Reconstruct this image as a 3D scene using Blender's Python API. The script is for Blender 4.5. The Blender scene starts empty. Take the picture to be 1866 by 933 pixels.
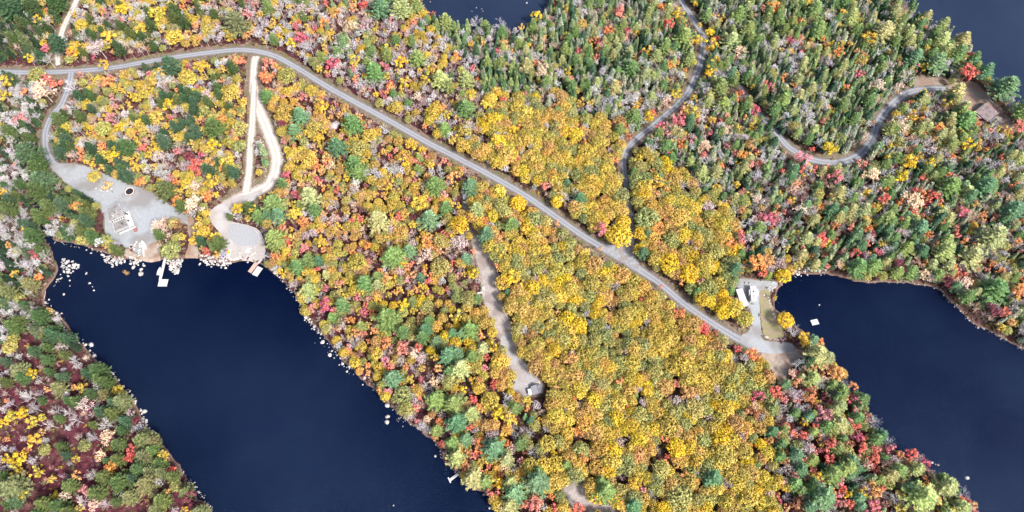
import bpy, bmesh, math, random
import numpy as np
from mathutils import Vector, Matrix, noise as mnoise
from mathutils.geometry import tessellate_polygon

R = math.radians
SC = bpy.context.scene
COL = SC.collection
rnd = random.Random(11)

# ------------------------------------------------------------------ camera
FPX = 1300.0                     # focal length in pixels of the 1866 px wide photograph
TILT = math.atan(640.0 / FPX)    # camera leans this far from straight down
HGT = 320.0
cam_d = bpy.data.cameras.new('camera')
cam = bpy.data.objects.new('camera', cam_d)
COL.objects.link(cam)
cam.location = (0, 0, HGT)
cam.rotation_euler = (TILT, 0, 0)
cam_d.sensor_width = 36.0
cam_d.lens = 36.0 * FPX / 1866.0
cam_d.clip_end = 6000
cam_d.clip_start = 1
SC.camera = cam
SC.render.resolution_x = 1024
SC.render.resolution_y = 512

# ------------------------------------------------------------------ sky, sun, exposure
SUN_EL, SUN_AZ = R(48), R(134)    # azimuth clockwise from +Y (top of the photograph)
w = bpy.data.worlds.new('World')
SC.world = w
w.use_nodes = True
nt = w.node_tree
bg = nt.nodes['Background']
sky = nt.nodes.new('ShaderNodeTexSky')
sky.sky_type = 'NISHITA'
sky.sun_disc = False
sky.sun_elevation = SUN_EL
sky.sun_rotation = SUN_AZ
sky.air_density = 1.0
sky.dust_density = 4.0
sky.ozone_density = 1.0
nt.links.new(sky.outputs[0], bg.inputs[0])
bg.inputs[1].default_value = 0.118
sd_ = bpy.data.lights.new('sun', 'SUN')
sd_.energy = 3.3
sd_.angle = R(10)
sd_.color = (1.0, 0.955, 0.89)
sun = bpy.data.objects.new('sun', sd_)
COL.objects.link(sun)
sdir = Vector((math.sin(SUN_AZ) * math.cos(SUN_EL), math.cos(SUN_AZ) * math.cos(SUN_EL), math.sin(SUN_EL)))
sun.rotation_euler = sdir.to_track_quat('Z', 'Y').to_euler()
sun.location = sdir * 500
SC.view_settings.view_transform = 'Standard'
SC.view_settings.look = 'None'
SC.view_settings.gamma = 1
SC.view_settings.exposure = 0.97

# ------------------------------------------------------------------ helpers
CT, ST = math.cos(TILT), math.sin(TILT)
LAND = 1.0                       # height of dry land above the lakes (water is z = 0)

def P(x, y, z=LAND):
    """photograph pixel -> point of the horizontal plane at height z"""
    dx = (x - 933.0) / FPX
    dy = -(y - 466.5) / FPX
    yy = dy * CT + ST
    zz = dy * ST - CT
    s = (z - HGT) / zz
    return Vector((dx * s, yy * s, z))

def proj(v):
    """point -> photograph pixel"""
    d = Vector((v[0], v[1], v[2] - HGT))
    cy = d.y * CT + d.z * ST
    cz = -d.y * ST + d.z * CT
    return 933 + FPX * d.x / -cz, 466.5 - FPX * cy / -cz

def mpp(v):
    d = Vector((v[0], v[1], v[2] - HGT))
    return -(-d.y * ST + d.z * CT) / FPX

def tag(o, label=None, cat=None, group=None, kind=None):
    if label: o['label'] = label
    if cat: o['category'] = cat
    if group: o['group'] = group
    if kind: o['kind'] = kind
    return o

def empty(name, loc=(0, 0, 0), rz=0.0):
    o = bpy.data.objects.new(name, None)
    o.location = loc
    o.rotation_euler = (0, 0, rz)
    o.empty_display_size = 0.5
    COL.objects.link(o)
    return o

def mobj(name, me, parent=None, loc=None, rot=None, scale=None):
    o = bpy.data.objects.new(name, me)
    if parent: o.parent = parent
    if loc is not None: o.location = loc
    if rot is not None: o.rotation_euler = rot
    if scale is not None: o.scale = scale
    COL.objects.link(o)
    return o

class MB:
    """collects polygons, links them as one mesh object"""
    def __init__(s): s.v = []; s.f = []; s.m = []
    def face(s, pts, m=0):
        i = len(s.v); s.v += [tuple(p) for p in pts]; s.f.append(tuple(range(i, i + len(pts)))); s.m.append(m)
    def box(s, x0, x1, y0, y1, z0, z1, m=0, M=None):
        c = [(x0,y0,z0),(x1,y0,z0),(x1,y1,z0),(x0,y1,z0),(x0,y0,z1),(x1,y0,z1),(x1,y1,z1),(x0,y1,z1)]
        if M is not None: c = [tuple(M @ Vector(p)) for p in c]
        i = len(s.v); s.v += c
        for f in ((0,3,2,1),(4,5,6,7),(0,1,5,4),(1,2,6,5),(2,3,7,6),(3,0,4,7)):
            s.f.append(tuple(i + k for k in f)); s.m.append(m)
        return s
    def tube(s, p0, p1, r0, r1, n=5, m=0, cap=True):
        p0 = Vector(p0); p1 = Vector(p1); d = (p1 - p0)
        if d.length < 1e-6: return s
        q = d.to_track_quat('Z', 'Y'); i = len(s.v)
        for p, r in ((p0, r0), (p1, r1)):
            for k in range(n):
                a = 2 * math.pi * k / n
                s.v.append(tuple(p + q @ Vector((math.cos(a) * r, math.sin(a) * r, 0))))
        for k in range(n):
            k2 = (k + 1) % n
            s.f.append((i + k, i + k2, i + n + k2, i + n + k)); s.m.append(m)
        if cap:
            s.f.append(tuple(i + n + k for k in range(n))); s.m.append(m)
            s.f.append(tuple(i + k for k in reversed(range(n)))); s.m.append(m)
        return s
    def lathe(s, prof, n=16, m=0, c=(0, 0, 0)):
        i = len(s.v)
        for (r, z) in prof:
            for k in range(n):
                a = 2 * math.pi * k / n
                s.v.append((c[0] + math.cos(a) * r, c[1] + math.sin(a) * r, c[2] + z))
        for j in range(len(prof) - 1):
            for k in range(n):
                k2 = (k + 1) % n
                s.f.append((i + j*n + k, i + j*n + k2, i + (j+1)*n + k2, i + (j+1)*n + k)); s.m.append(m)
        return s
    def mesh(s, name, mats, smooth=False):
        me = bpy.data.meshes.new(name)
        me.from_pydata(s.v, [], s.f)
        for mt in (mats if isinstance(mats, (list, tuple)) else [mats]): me.materials.append(mt)
        me.polygons.foreach_set('material_index', s.m)
        if smooth: me.polygons.foreach_set('use_smooth', [True] * len(s.f))
        me.update()
        return me
    def build(s, name, mats, parent=None, smooth=False, **k):
        return mobj(name, s.mesh(name, mats, smooth), parent, **k)

def smooth_line(pts, step=6):
    out = []
    n = len(pts)
    for i in range(n - 1):
        p0 = pts[max(i-1, 0)]; p1 = pts[i]; p2 = pts[i+1]; p3 = pts[min(i+2, n-1)]
        for k in range(step):
            t = k / step
            out.append(tuple(0.5 * ((2*p1[j]) + (-p0[j]+p2[j])*t + (2*p0[j]-5*p1[j]+4*p2[j]-p3[j])*t*t + (-p0[j]+3*p1[j]-3*p2[j]+p3[j])*t**3) for j in range(len(p1))))
    out.append(tuple(pts[-1]))
    return out

def smooth_loop(pts, step=5):
    n = len(pts); out = []
    for i in range(n):
        p0 = pts[(i-1) % n]; p1 = pts[i]; p2 = pts[(i+1) % n]; p3 = pts[(i+2) % n]
        for k in range(step):
            t = k / step
            out.append(tuple(0.5 * ((2*p1[j]) + (-p0[j]+p2[j])*t + (2*p0[j]-5*p1[j]+4*p2[j]-p3[j])*t*t + (-p0[j]+3*p1[j]-3*p2[j]+p3[j])*t**3) for j in range(2)))
    return out

def W2(pts, z=LAND):
    return [tuple(P(x, y, z)[:2]) for x, y in pts]

def signed(px, py, poly):
    """signed distance, positive inside; px, py numpy arrays"""
    poly = np.array(poly); n = len(poly)
    d2 = np.full(px.shape, 1e18); ins = np.zeros(px.shape, bool)
    for i in range(n):
        ax, ay = poly[i]; bx, by = poly[(i+1) % n]
        ex, ey = bx-ax, by-ay
        t = np.clip(((px-ax)*ex + (py-ay)*ey) / (ex*ex + ey*ey + 1e-12), 0, 1)
        d2 = np.minimum(d2, (px-ax-t*ex)**2 + (py-ay-t*ey)**2)
        c = ((ay > py) != (by > py)) & (px < (bx-ax)*(py-ay)/((by-ay) if abs(by-ay) > 1e-12 else 1e-12) + ax)
        ins ^= c
    d = np.sqrt(d2)
    return np.where(ins, d, -d)

def linedist(px, py, line):
    line = np.array([l[:2] for l in line]); d2 = np.full(px.shape, 1e18)
    for i in range(len(line) - 1):
        ax, ay = line[i]; bx, by = line[i+1]
        ex, ey = bx-ax, by-ay
        t = np.clip(((px-ax)*ex + (py-ay)*ey) / (ex*ex + ey*ey + 1e-12), 0, 1)
        d2 = np.minimum(d2, (px-ax-t*ex)**2 + (py-ay-t*ey)**2)
    return np.sqrt(d2)

def in_poly(x, y, poly):
    c = False; n = len(poly); j = n - 1
    for i in range(n):
        if (poly[i][1] > y) != (poly[j][1] > y) and x < (poly[j][0]-poly[i][0])*(y-poly[i][1])/(poly[j][1]-poly[i][1]) + poly[i][0]:
            c = not c
        j = i
    return c

# ------------------------------------------------------------------ materials
def new_mat(name):
    m = bpy.data.materials.new(name); m.use_nodes = True
    return m, m.node_tree, m.node_tree.nodes['Principled BSDF']

def N(nt, t, **k):
    n = nt.nodes.new(t)
    for a, b in k.items(): setattr(n, a, b)
    return n

def noisy(name, c0, c1, scale=1.0, rough=0.85, c2=None, scale2=None, bump=0.0, metal=0.0, detail=5, spec=0.3):
    """procedural material: two colours mixed by noise, an optional third in patches"""
    m, nt, b = new_mat(name)
    tc = N(nt, 'ShaderNodeNewGeometry')
    no = N(nt, 'ShaderNodeTexNoise'); no.inputs['Scale'].default_value = scale; no.inputs['Detail'].default_value = detail
    nt.links.new(tc.outputs['Position'], no.inputs['Vector'])
    mr = N(nt, 'ShaderNodeMapRange'); mr.inputs[1].default_value = 0.35; mr.inputs[2].default_value = 0.65
    nt.links.new(no.outputs[0], mr.inputs[0])
    mx = N(nt, 'ShaderNodeMix', data_type='RGBA')
    mx.inputs[6].default_value = (*c0, 1); mx.inputs[7].default_value = (*c1, 1)
    nt.links.new(mr.outputs[0], mx.inputs[0])
    out = mx.outputs[2]
    if c2:
        n2 = N(nt, 'ShaderNodeTexNoise'); n2.inputs['Scale'].default_value = scale2 or scale * 0.2; n2.inputs['Detail'].default_value = 3
        nt.links.new(tc.outputs['Position'], n2.inputs['Vector'])
        r2 = N(nt, 'ShaderNodeMapRange'); r2.inputs[1].default_value = 0.48; r2.inputs[2].default_value = 0.62
        nt.links.new(n2.outputs[0], r2.inputs[0])
        m2 = N(nt, 'ShaderNodeMix', data_type='RGBA')
        m2.inputs[7].default_value = (*c2, 1)
        nt.links.new(r2.outputs[0], m2.inputs[0]); nt.links.new(out, m2.inputs[6]); out = m2.outputs[2]
    nt.links.new(out, b.inputs['Base Color'])
    b.inputs['Roughness'].default_value = rough
    b.inputs['Metallic'].default_value = metal
    b.inputs['Specular IOR Level'].default_value = spec
    if bump:
        bp = N(nt, 'ShaderNodeBump'); bp.inputs['Strength'].default_value = bump; bp.inputs['Distance'].default_value = 0.1
        nt.links.new(no.outputs[0], bp.inputs['Height']); nt.links.new(bp.outputs[0], b.inputs['Normal'])
    return m

def leaf_mat(name, var=0.35, trans=0.35, mixc=None, mixw=0.25):
    """leaf colour = the tree's own colour (object / instance 'color'), varied leaf by leaf"""
    m, nt, b = new_mat(name)
    at = N(nt, 'ShaderNodeAttribute', attribute_type='INSTANCER', attribute_name='color')
    g = N(nt, 'ShaderNodeNewGeometry')
    hs = N(nt, 'ShaderNodeHueSaturation')
    nt.links.new(at.outputs['Color'], hs.inputs['Color'])
    mh = N(nt, 'ShaderNodeMapRange'); mh.inputs[3].default_value = 0.476; mh.inputs[4].default_value = 0.524; hs.inputs['Saturation'].default_value = 1.03
    wn = N(nt, 'ShaderNodeTexWhiteNoise', noise_dimensions='1D')
    nt.links.new(g.outputs['Random Per Island'], wn.inputs['W'])
    nt.links.new(wn.outputs['Value'], mh.inputs[0]); nt.links.new(mh.outputs[0], hs.inputs['Hue'])
    mv = N(nt, 'ShaderNodeMapRange'); mv.inputs[3].default_value = 1 - var; mv.inputs[4].default_value = 1 + var
    nt.links.new(g.outputs['Random Per Island'], mv.inputs[0])
    # tone drifts across each crown, as branches turn colour at different times
    pn = N(nt, 'ShaderNodeTexNoise'); pn.inputs['Scale'].default_value = .55; pn.inputs['Detail'].default_value = 3; nt.links.new(g.outputs['Position'], pn.inputs['Vector'])
    pr = N(nt, 'ShaderNodeMapRange'); pr.inputs[1].default_value = .3; pr.inputs[2].default_value = .7; pr.inputs[3].default_value = .74; pr.inputs[4].default_value = 1.3; nt.links.new(pn.outputs[0], pr.inputs[0])
    pm = N(nt, 'ShaderNodeMath', operation='MULTIPLY'); nt.links.new(pr.outputs[0], pm.inputs[0]); nt.links.new(mv.outputs[0], pm.inputs[1]); nt.links.new(pm.outputs[0], hs.inputs['Value'])
    ph = N(nt, 'ShaderNodeMath', operation='MULTIPLY_ADD'); nt.links.new(pn.outputs[0], ph.inputs[0]); ph.inputs[1].default_value = -.07; nt.links.new(mh.outputs[0], ph.inputs[2])
    p2 = N(nt, 'ShaderNodeMath', operation='ADD'); nt.links.new(ph.outputs[0], p2.inputs[0]); p2.inputs[1].default_value = .035; nt.links.new(p2.outputs[0], hs.inputs['Hue'])
    nt.links.new(hs.outputs[0], b.inputs['Base Color'])
    b.inputs['Roughness'].default_value = 0.75
    b.inputs['Specular IOR Level'].default_value = 0.25
    tr = N(nt, 'ShaderNodeBsdfTranslucent'); nt.links.new(hs.outputs[0], tr.inputs['Color'])
    ms = N(nt, 'ShaderNodeMixShader'); ms.inputs[0].default_value = trans
    o = nt.nodes['Material Output']
    nt.links.new(b.outputs[0], ms.inputs[1]); nt.links.new(tr.outputs[0], ms.inputs[2]); nt.links.new(ms.outputs[0], o.inputs['Surface'])
    return m

M = {}
M['leaf'] = leaf_mat('broad_leaves', 0.55, 0.28)
M['needle'] = leaf_mat('needles', 0.55, 0.15)
M['twig'] = leaf_mat('twigs', 0.3, 0.0)
M['bark'] = noisy('bark', (.16, .13, .11), (.26, .22, .19), 6)
M['palebark'] = noisy('pale_bark', (.42, .39, .37), (.58, .55, .52), 5)
M['rock'] = noisy('granite', (.36, .34, .33), (.58, .555, .54), 1.6, c2=(.28, .26, .245), scale2=0.9, bump=0.4)
M['white'] = noisy('white_paint', (.46, .47, .48), (.56, .56, .57), 2, rough=.5)
M['dockwood'] = noisy('pale_dock_boards', (.46, .46, .46), (.60, .59, .57), 3)
M['redwood'] = noisy('reddish_dock_boards', (.40, .25, .21), (.55, .36, .31), 3)
M['deck'] = noisy('weathered_deck_boards', (.40, .37, .34), (.56, .53, .50), 2.5)
M['black'] = noisy('black_plastic', (.015, .015, .018), (.03, .03, .035), 4, rough=.5)
M['darkmetal'] = noisy('dark_metal', (.05, .05, .055), (.09, .08, .08), 4, rough=.5, metal=.5)
M['glass'] = noisy('dark_glass', (.02, .025, .035), (.05, .06, .08), 1, rough=.08, spec=.8)
M['roofgrey'] = noisy('grey_shingles', (.27, .25, .27), (.36, .33, .35), 2.5)
M['roofmauve'] = noisy('mauve_brown_shingles', (.20, .165, .17), (.27, .225, .23), 2.5, c2=(.16, .125, .125))
M['roofred'] = noisy('reddish_shingles', (.26, .15, .14), (.33, .20, .185), 2, c2=(.22, .17, .16))
M['roofdark'] = noisy('dark_slate_shingles', (.10, .10, .12), (.16, .16, .18), 2.5)
M['rooflilac'] = noisy('pale_lilac_metal', (.27, .26, .30), (.34, .33, .37), 1.5, rough=.5)
M['rooftaupe'] = noisy('pale_taupe_shingles', (.21, .20, .20), (.30, .285, .28), 2.5, c2=(.17, .165, .165), scale2=.6)
M['timber'] = noisy('brown_timber', (.20, .12, .08), (.32, .20, .13), 4)
M['red'] = noisy('red_brown_stain', (.30, .09, .08), (.42, .16, .14), 3)
M['yellowpl'] = noisy('yellow_plastic', (.80, .62, .03), (.85, .70, .08), 2, rough=.4)
M['bluepl'] = noisy('blue_tarp', (.05, .10, .42), (.12, .20, .60), 3, rough=.5)
M['purplepl'] = noisy('purple_mesh', (.06, .05, .20), (.10, .08, .30), 3)
M['redpl'] = noisy('red_plastic', (.55, .08, .06), (.65, .12, .10), 2, rough=.4)
M['ash'] = noisy('ash_and_char', (.02, .018, .02), (.07, .05, .06), 5)
M['tyre'] = noisy('tyre_rubber', (.02, .02, .02), (.035, .035, .035), 5)

# ------------------------------------------------------------------ lakes (water z = 0), traced as ground positions
L_WEST = [(88,432),(100,439),(130,443),(165,453),(190,461),(215,473),(240,471),(262,477),(285,476),(300,473),(335,471),(360,470),(385,475),(402,480),(425,478),(455,476),(475,482),(500,500),(520,518),(545,545),(558,578),(590,612),(620,650),(660,692),(700,728),(735,762),(765,785),(792,806),(812,842),(842,872),(852,888),(880,897),(898,916),(915,945),(960,1040),(800,1075),(450,1060),(400,960),(385,930),(350,892),(330,852),(290,802),(265,772),(245,732),(212,692),(176,656),(150,626),(125,597),(110,572),(92,562),(81,546),(86,524),(100,506),(106,488),(98,468),(90,448)]
L_EAST = [(1413,540),(1425,517),(1445,501),(1500,499),(1530,505),(1570,514),(1640,515),(1700,524),(1730,547),(1770,587),(1800,602),(1866,638),(1990,700),(2120,1000),(1900,1080),(1800,985),(1768,930),(1740,893),(1690,858),(1668,835),(1622,816),(1596,790),(1566,742),(1532,688),(1502,660),(1495,628),(1478,612),(1462,602),(1432,578),(1412,560)]
L_NORTH = [(738,-70),(768,6),(788,34),(840,62),(872,56),(935,64),(970,50),(998,18),(1012,-70)]
L_NE = [(1632,-90),(1645,8),(1672,34),(1696,58),(1742,88),(1758,112),(1776,134),(1800,152),(1822,178),(1850,205),(1900,235),(2050,260),(2200,-90)]
LAKES = [W2(smooth_loop(l, 4), 0.0) for l in (L_WEST, L_EAST, L_NORTH, L_NE)]
STREAM = [tuple(P(x, y, 0)[:2]) for x, y in smooth_line([(60,352),(72,385),(78,405),(84,422),(92,440)])]

X0, X1, Y0, Y1, GS = -420.0, 420.0, -50.0, 450.0, 2.0
gx = np.arange(X0, X1 + .1, GS); gy = np.arange(Y0, Y1 + .1, GS)
GX, GY = np.meshgrid(gx, gy)
lake_sd = [signed(GX, GY, l) for l in LAKES]
SD = np.maximum.reduce(lake_sd + [1.6 - linedist(GX, GY, STREAM)])
mn = np.array([mnoise.noise(Vector((x * .22, y * .22, 0))) + .6 * mnoise.noise(Vector((x * .55, y * .55, 4))) for y, x in zip(GY.ravel(), GX.ravel())]).reshape(GX.shape)
SD = SD + mn * 0.9 * (np.abs(SD) < 8)
GH = np.clip(-SD * 0.8, -2.5, LAND)

def sd_at(x, y):
    i = (x - X0) / GS; j = (y - Y0) / GS
    i = min(max(i, 0), SD.shape[1] - 1.001); j = min(max(j, 0), SD.shape[0] - 1.001)
    a, b = int(i), int(j); u, v = i - a, j - b
    return (SD[b, a]*(1-u)*(1-v) + SD[b, a+1]*u*(1-v) + SD[b+1, a]*(1-u)*v + SD[b+1, a+1]*u*v)

def gz(x, y):
    return min(max(-sd_at(x, y) * 0.8, -2.5), LAND)

# ------------------------------------------------------------------ regions (pixel outlines of ground areas): what grows where
REG = [
 ('scrub',  [(-90,640),(60,610),(150,640),(200,700),(262,790),(330,880),(400,960),(400,1050),(-90,1050)]),
 ('south_pines', [(250,790),(200,770),(150,800),(170,860),(200,960),(420,960),(340,860),(290,790)]),
 ('westwood', [(-90,160),(60,150),(100,180),(85,260),(110,320),(190,400),(150,455),(90,440),(110,560),(160,650),(-90,660)]),
 ('nwspruce', [(-90,-60),(140,-60),(110,70),(70,130),(-90,130)]),
 ('triangle', [(110,135),(450,92),(462,130),(455,350),(400,380),(300,365),(200,310),(100,290),(85,230)]),
 ('topstrip', [(110,-60),(760,-60),(800,60),(860,120),(880,230),(800,270),(500,90),(420,85),(150,125)]),
 ('island', [(285,405),(345,410),(350,470),(285,475)]),
 ('oak', [(865,330),(900,335),(1010,400),(1110,465),(1200,530),(1350,640),(1385,680),(1400,760),(1415,980),(990,980),(985,790),(1000,720),(940,610),(915,500),(870,410)]),
 ('oak2', [(830,290),(800,200),(900,185),(1040,200),(1120,235),(1140,290),(1150,440),(1110,455),(1000,385),(900,320)]),
 ('oak3', [(1150,300),(1190,290),(1240,330),(1330,400),(1350,470),(1330,520),(1355,620),(1250,545),(1160,470)]),
 ('oak4', [(690,560),(880,520),(935,680),(900,760),(800,690)]),
 ('spruce1', [(780,40),(1010,10),(1240,-60),(1275,110),(1240,180),(1130,250),(1030,200),(880,190),(840,110)]),
 ('spruce2', [(1240,-60),(1700,-60),(1790,140),(1650,160),(1590,230),(1560,285),(1470,285),(1370,200),(1290,120)]),
 ('mixeast', [(1290,110),(1370,200),(1470,290),(1580,290),(1600,220),(1680,160),(1950,220),(1990,700),(1760,570),(1690,510),(1440,490),(1330,410),(1190,290),(1150,260),(1240,190)]),
 ('southeast', [(1400,640),(1500,650),(1600,790),(1760,930),(1830,1010),(1400,1010)]),
 ('westmid', [(470,90),(870,310),(900,330),(860,410),(930,640),(985,1000),(900,1000),(560,590),(490,480),(500,350)]),
]
MIX = {  # kind codes with weights, min spacing (m), share of gaps
 'scrub': (dict(w=36,e=14,n=7,b=4,y=7,o=3,t=6,l=1,m=7), 4.3, .44),
 'south_pines': (dict(n=34,l=26,b=14,o=5,y=5,w=5), 4.2, .05),
 'westwood': (dict(d=44,w=36,e=18,n=3,v=4,b=1,y=2,m=4), 3.1, .08),
 'nwspruce': (dict(d=38,n=14,y=8,e=8,w=8,t=6), 3.7, .2),
 'triangle': (dict(g=17,y=16,v=13,w=15,e=15,t=8,o=5,k=3,n=5,b=3), 3.5, .08),
 'topstrip': (dict(w=26,e=22,t=9,y=14,g=10,v=4,o=4,k=3,n=4,d=3), 3.4, .12),
 'island': (dict(v=10,t=10,n=6), 3.6, .2),
 'oak': (dict(g=62,a=16,v=24,Y=7,o=2,e=4,w=3,r=1,t=2), 4.0, .02),
 'oak2': (dict(g=46,a=16,v=22,Y=5,e=9,t=6,o=3,w=4,b=1), 3.8, .03),
 'oak3': (dict(g=36,a=10,v=38,Y=7,o=3,e=3,b=1), 4.0, .02),
 'oak4': (dict(g=40,a=12,v=26,Y=6,n=6,b=4,o=5,e=4), 4.4, .03),
 'spruce1': (dict(d=60,D=18,w=18,t=8,e=9,o=3,r=2,k=1,y=6,n=6,l=2,v=7), 2.9, .02),
 'spruce2': (dict(d=62,D=18,w=12,o=3,k=2,y=5,l=7,n=8,e=6,t=5,v=3), 2.8, .02),
 'mixeast': (dict(d=34,D=14,w=18,e=14,t=13,o=6,r=5,k=3,y=10,l=8,b=2,n=8,m=2,v=7), 2.9, .03),
 'southeast': (dict(n=9,d=10,w=18,e=17,r=12,o=8,k=9,l=5,b=3,y=6,t=8,v=4,u=4,m=4), 3.2, .04),
 'westmid': (dict(g=30,y=18,v=12,a=15,e=13,w=6,t=14,o=12,k=4,r=5,n=1,m=2), 3.5, .08),
 'else': (dict(v=20,g=12,y=8,n=10,b=6,e=12,w=10,d=8,o=4), 3.9, .1),
}
def region(px, py):
    px += 26 * mnoise.noise(Vector((px * .02, py * .02, 3))) + 14 * mnoise.noise(Vector((px * .07, py * .07, 5))); py += 26 * mnoise.noise(Vector((px * .02, py * .02, 13))) + 14 * mnoise.noise(Vector((px * .07, py * .07, 15)))
    for nm, poly in REG:
        if in_poly(px, py, poly): return nm
    return 'else'
MAROON = {'scrub': 1.0, 'westmid': .75, 'topstrip': .85, 'triangle': .6, 'nwspruce': .7, 'southeast': .55, 'westwood': .35, 'mixeast': .35, 'else': .5, 'oak': .22, 'oak2': .35, 'oak3': .2, 'oak4': .3, 'spruce1': .15, 'spruce2': .12, 'island': .4, 'south_pines': .4}

# ------------------------------------------------------------------ ground
def build_ground():
    ny, nx = GX.shape
    vs = np.stack([GX, GY, GH], -1).reshape(-1, 3)
    ii = np.arange(ny * nx).reshape(ny, nx)
    q = np.stack([ii[:-1, :-1], ii[:-1, 1:], ii[1:, 1:], ii[1:, :-1]], -1).reshape(-1, 4)
    verts = vs.tolist(); faces = q.tolist()
    # the sheet goes on to the horizon: a ring of big faces round the fine part
    B = 2500.0; k = len(verts)
    cor = [(X0, Y0), (X1, Y0), (X1, Y1), (X0, Y1)]; out = [(-B, -B), (B, -B), (B, B), (-B, B)]
    rim = [ii[0, :], ii[:, -1], ii[-1, ::-1], ii[::-1, 0]]
    verts += [(x, y, LAND) for x, y in out]
    for s in range(4):
        faces.append([k + s, k + (s + 1) % 4] + [int(a) for a in rim[s][::-1]])
    me = bpy.data.meshes.new('ground'); me.from_pydata(verts, [], faces)
    at = me.attributes.new('berry', 'FLOAT', 'POINT')
    vals = np.zeros(len(verts), dtype=np.float32)
    for n_, (x, y) in enumerate(zip(GX.ravel(), GY.ravel())):
        pr = proj((x, y, LAND)); vals[n_] = MAROON.get(region(*pr), .4)
    a2 = vals[:ny*nx].reshape(ny, nx)
    for _ in range(3):
        a2[1:-1, 1:-1] = (a2[1:-1, 1:-1] + a2[:-2, 1:-1] + a2[2:, 1:-1] + a2[1:-1, :-2] + a2[1:-1, 2:]) / 5
    vals[:ny*nx] = a2.ravel(); at.data.foreach_set('value', vals)
    m, nt, b = new_mat('forest_floor')
    g = N(nt, 'ShaderNodeNewGeometry'); ab = N(nt, 'ShaderNodeAttribute', attribute_name='berry')
    n1 = N(nt, 'ShaderNodeTexNoise'); n1.inputs['Scale'].default_value = .55; n1.inputs['Detail'].default_value = 6
    n2 = N(nt, 'ShaderNodeTexNoise'); n2.inputs['Scale'].default_value = .09; n2.inputs['Detail'].default_value = 3
    for n_ in (n1, n2): nt.links.new(g.outputs['Position'], n_.inputs['Vector'])
    cr = N(nt, 'ShaderNodeValToRGB'); cr.color_ramp.elements[0].position = .3; cr.color_ramp.elements[1].position = .72
    cr.color_ramp.elements[0].color = (.025, .020, .016, 1); cr.color_ramp.elements[1].color = (.14, .095, .07, 1)
    e = cr.color_ramp.elements.new(.5); e.color = (.065, .047, .035, 1)
    nt.links.new(n1.outputs[0], cr.inputs[0])
    cb = N(nt, 'ShaderNodeValToRGB'); cb.color_ramp.elements[0].position = .3; cb.color_ramp.elements[1].position = .7
    cb.color_ramp.elements[0].color = (.035, .012, .018, 1); cb.color_ramp.elements[1].color = (.13, .035, .05, 1)
    nt.links.new(n1.outputs[0], cb.inputs[0])
    mm = N(nt, 'ShaderNodeMath', operation='MULTIPLY')
    r2 = N(nt, 'ShaderNodeMapRange'); r2.inputs[1].default_value = .36; r2.inputs[2].default_value = .52; r2.inputs[3].default_value = .3
    nt.links.new(n2.outputs[0], r2.inputs[0]); nt.links.new(r2.outputs[0], mm.inputs[0]); nt.links.new(ab.outputs['Fac'], mm.inputs[1])
    mx = N(nt, 'ShaderNodeMix', data_type='RGBA'); nt.links.new(mm.outputs[0], mx.inputs[0])
    nt.links.new(cr.outputs[0], mx.inputs[6]); nt.links.new(cb.outputs[0], mx.inputs[7])
    # bare pale bank along the water line: by height
    sx = N(nt, 'ShaderNodeSeparateXYZ'); nt.links.new(g.outputs['Position'], sx.inputs[0])
    hr = N(nt, 'ShaderNodeMapRange'); hr.inputs[1].default_value = .8; hr.inputs[2].default_value = .3; nt.links.new(sx.outputs[2], hr.inputs[0])
    mb = N(nt, 'ShaderNodeMix', data_type='RGBA'); nt.links.new(hr.outputs[0], mb.inputs[0]); nt.links.new(mx.outputs[2], mb.inputs[6])
    mb.inputs[7].default_value = (.15, .10, .08, 1)
    lo = N(nt, 'ShaderNodeMapRange'); lo.inputs[1].default_value = .02; lo.inputs[2].default_value = -.25; nt.links.new(sx.outputs[2], lo.inputs[0])
    mc = N(nt, 'ShaderNodeMix', data_type='RGBA'); nt.links.new(lo.outputs[0], mc.inputs[0]); nt.links.new(mb.outputs[2], mc.inputs[6])
    mc.inputs[7].default_value = (.03, .025, .03, 1)
    nt.links.new(mc.outputs[2], b.inputs['Base Color']); b.inputs['Roughness'].default_value = .95
    b.inputs['Specular IOR Level'].default_value = .1
    bp = N(nt, 'ShaderNodeBump'); bp.inputs['Strength'].default_value = .8; bp.inputs['Distance'].default_value = .3
    nt.links.new(n1.outputs[0], bp.inputs['Height']); nt.links.new(bp.outputs[0], b.inputs['Normal'])
    me.materials.append(m)
    tag(mobj('ground', me), kind='structure')
build_ground()

# ------------------------------------------------------------------ water
def water_mat(wn, c0, c1):
    m, nt, b = new_mat(wn)
    g = N(nt, 'ShaderNodeNewGeometry')
    n1 = N(nt, 'ShaderNodeTexNoise'); n1.inputs['Scale'].default_value = 1.7; n1.inputs['Detail'].default_value = 5; n1.inputs['Roughness'].default_value = .65
    n2 = N(nt, 'ShaderNodeTexNoise'); n2.inputs['Scale'].default_value = .009; n2.inputs['Detail'].default_value = 4
    for n_ in (n1, n2): nt.links.new(g.outputs['Position'], n_.inputs['Vector'])
    mx = N(nt, 'ShaderNodeMix', data_type='RGBA'); wr = N(nt, 'ShaderNodeMapRange'); wr.inputs[1].default_value = .38; wr.inputs[2].default_value = .66; nt.links.new(n2.outputs[0], wr.inputs[0]); nt.links.new(wr.outputs[0], mx.inputs[0])
    mx.inputs[6].default_value = c0; mx.inputs[7].default_value = c1
    nt.links.new(mx.outputs[2], b.inputs['Base Color'])
    b.inputs['Roughness'].default_value = .12; b.inputs['IOR'].default_value = 1.33
    b.inputs['Specular Tint'].default_value = (.34, .55, 1, 1)
    bp = N(nt, 'ShaderNodeBump'); bp.inputs['Strength'].default_value = 1.0; bp.inputs['Distance'].default_value = .28
    nt.links.new(n1.outputs[0], bp.inputs['Height']); nt.links.new(bp.outputs[0], b.inputs['Normal'])
    return m
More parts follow.
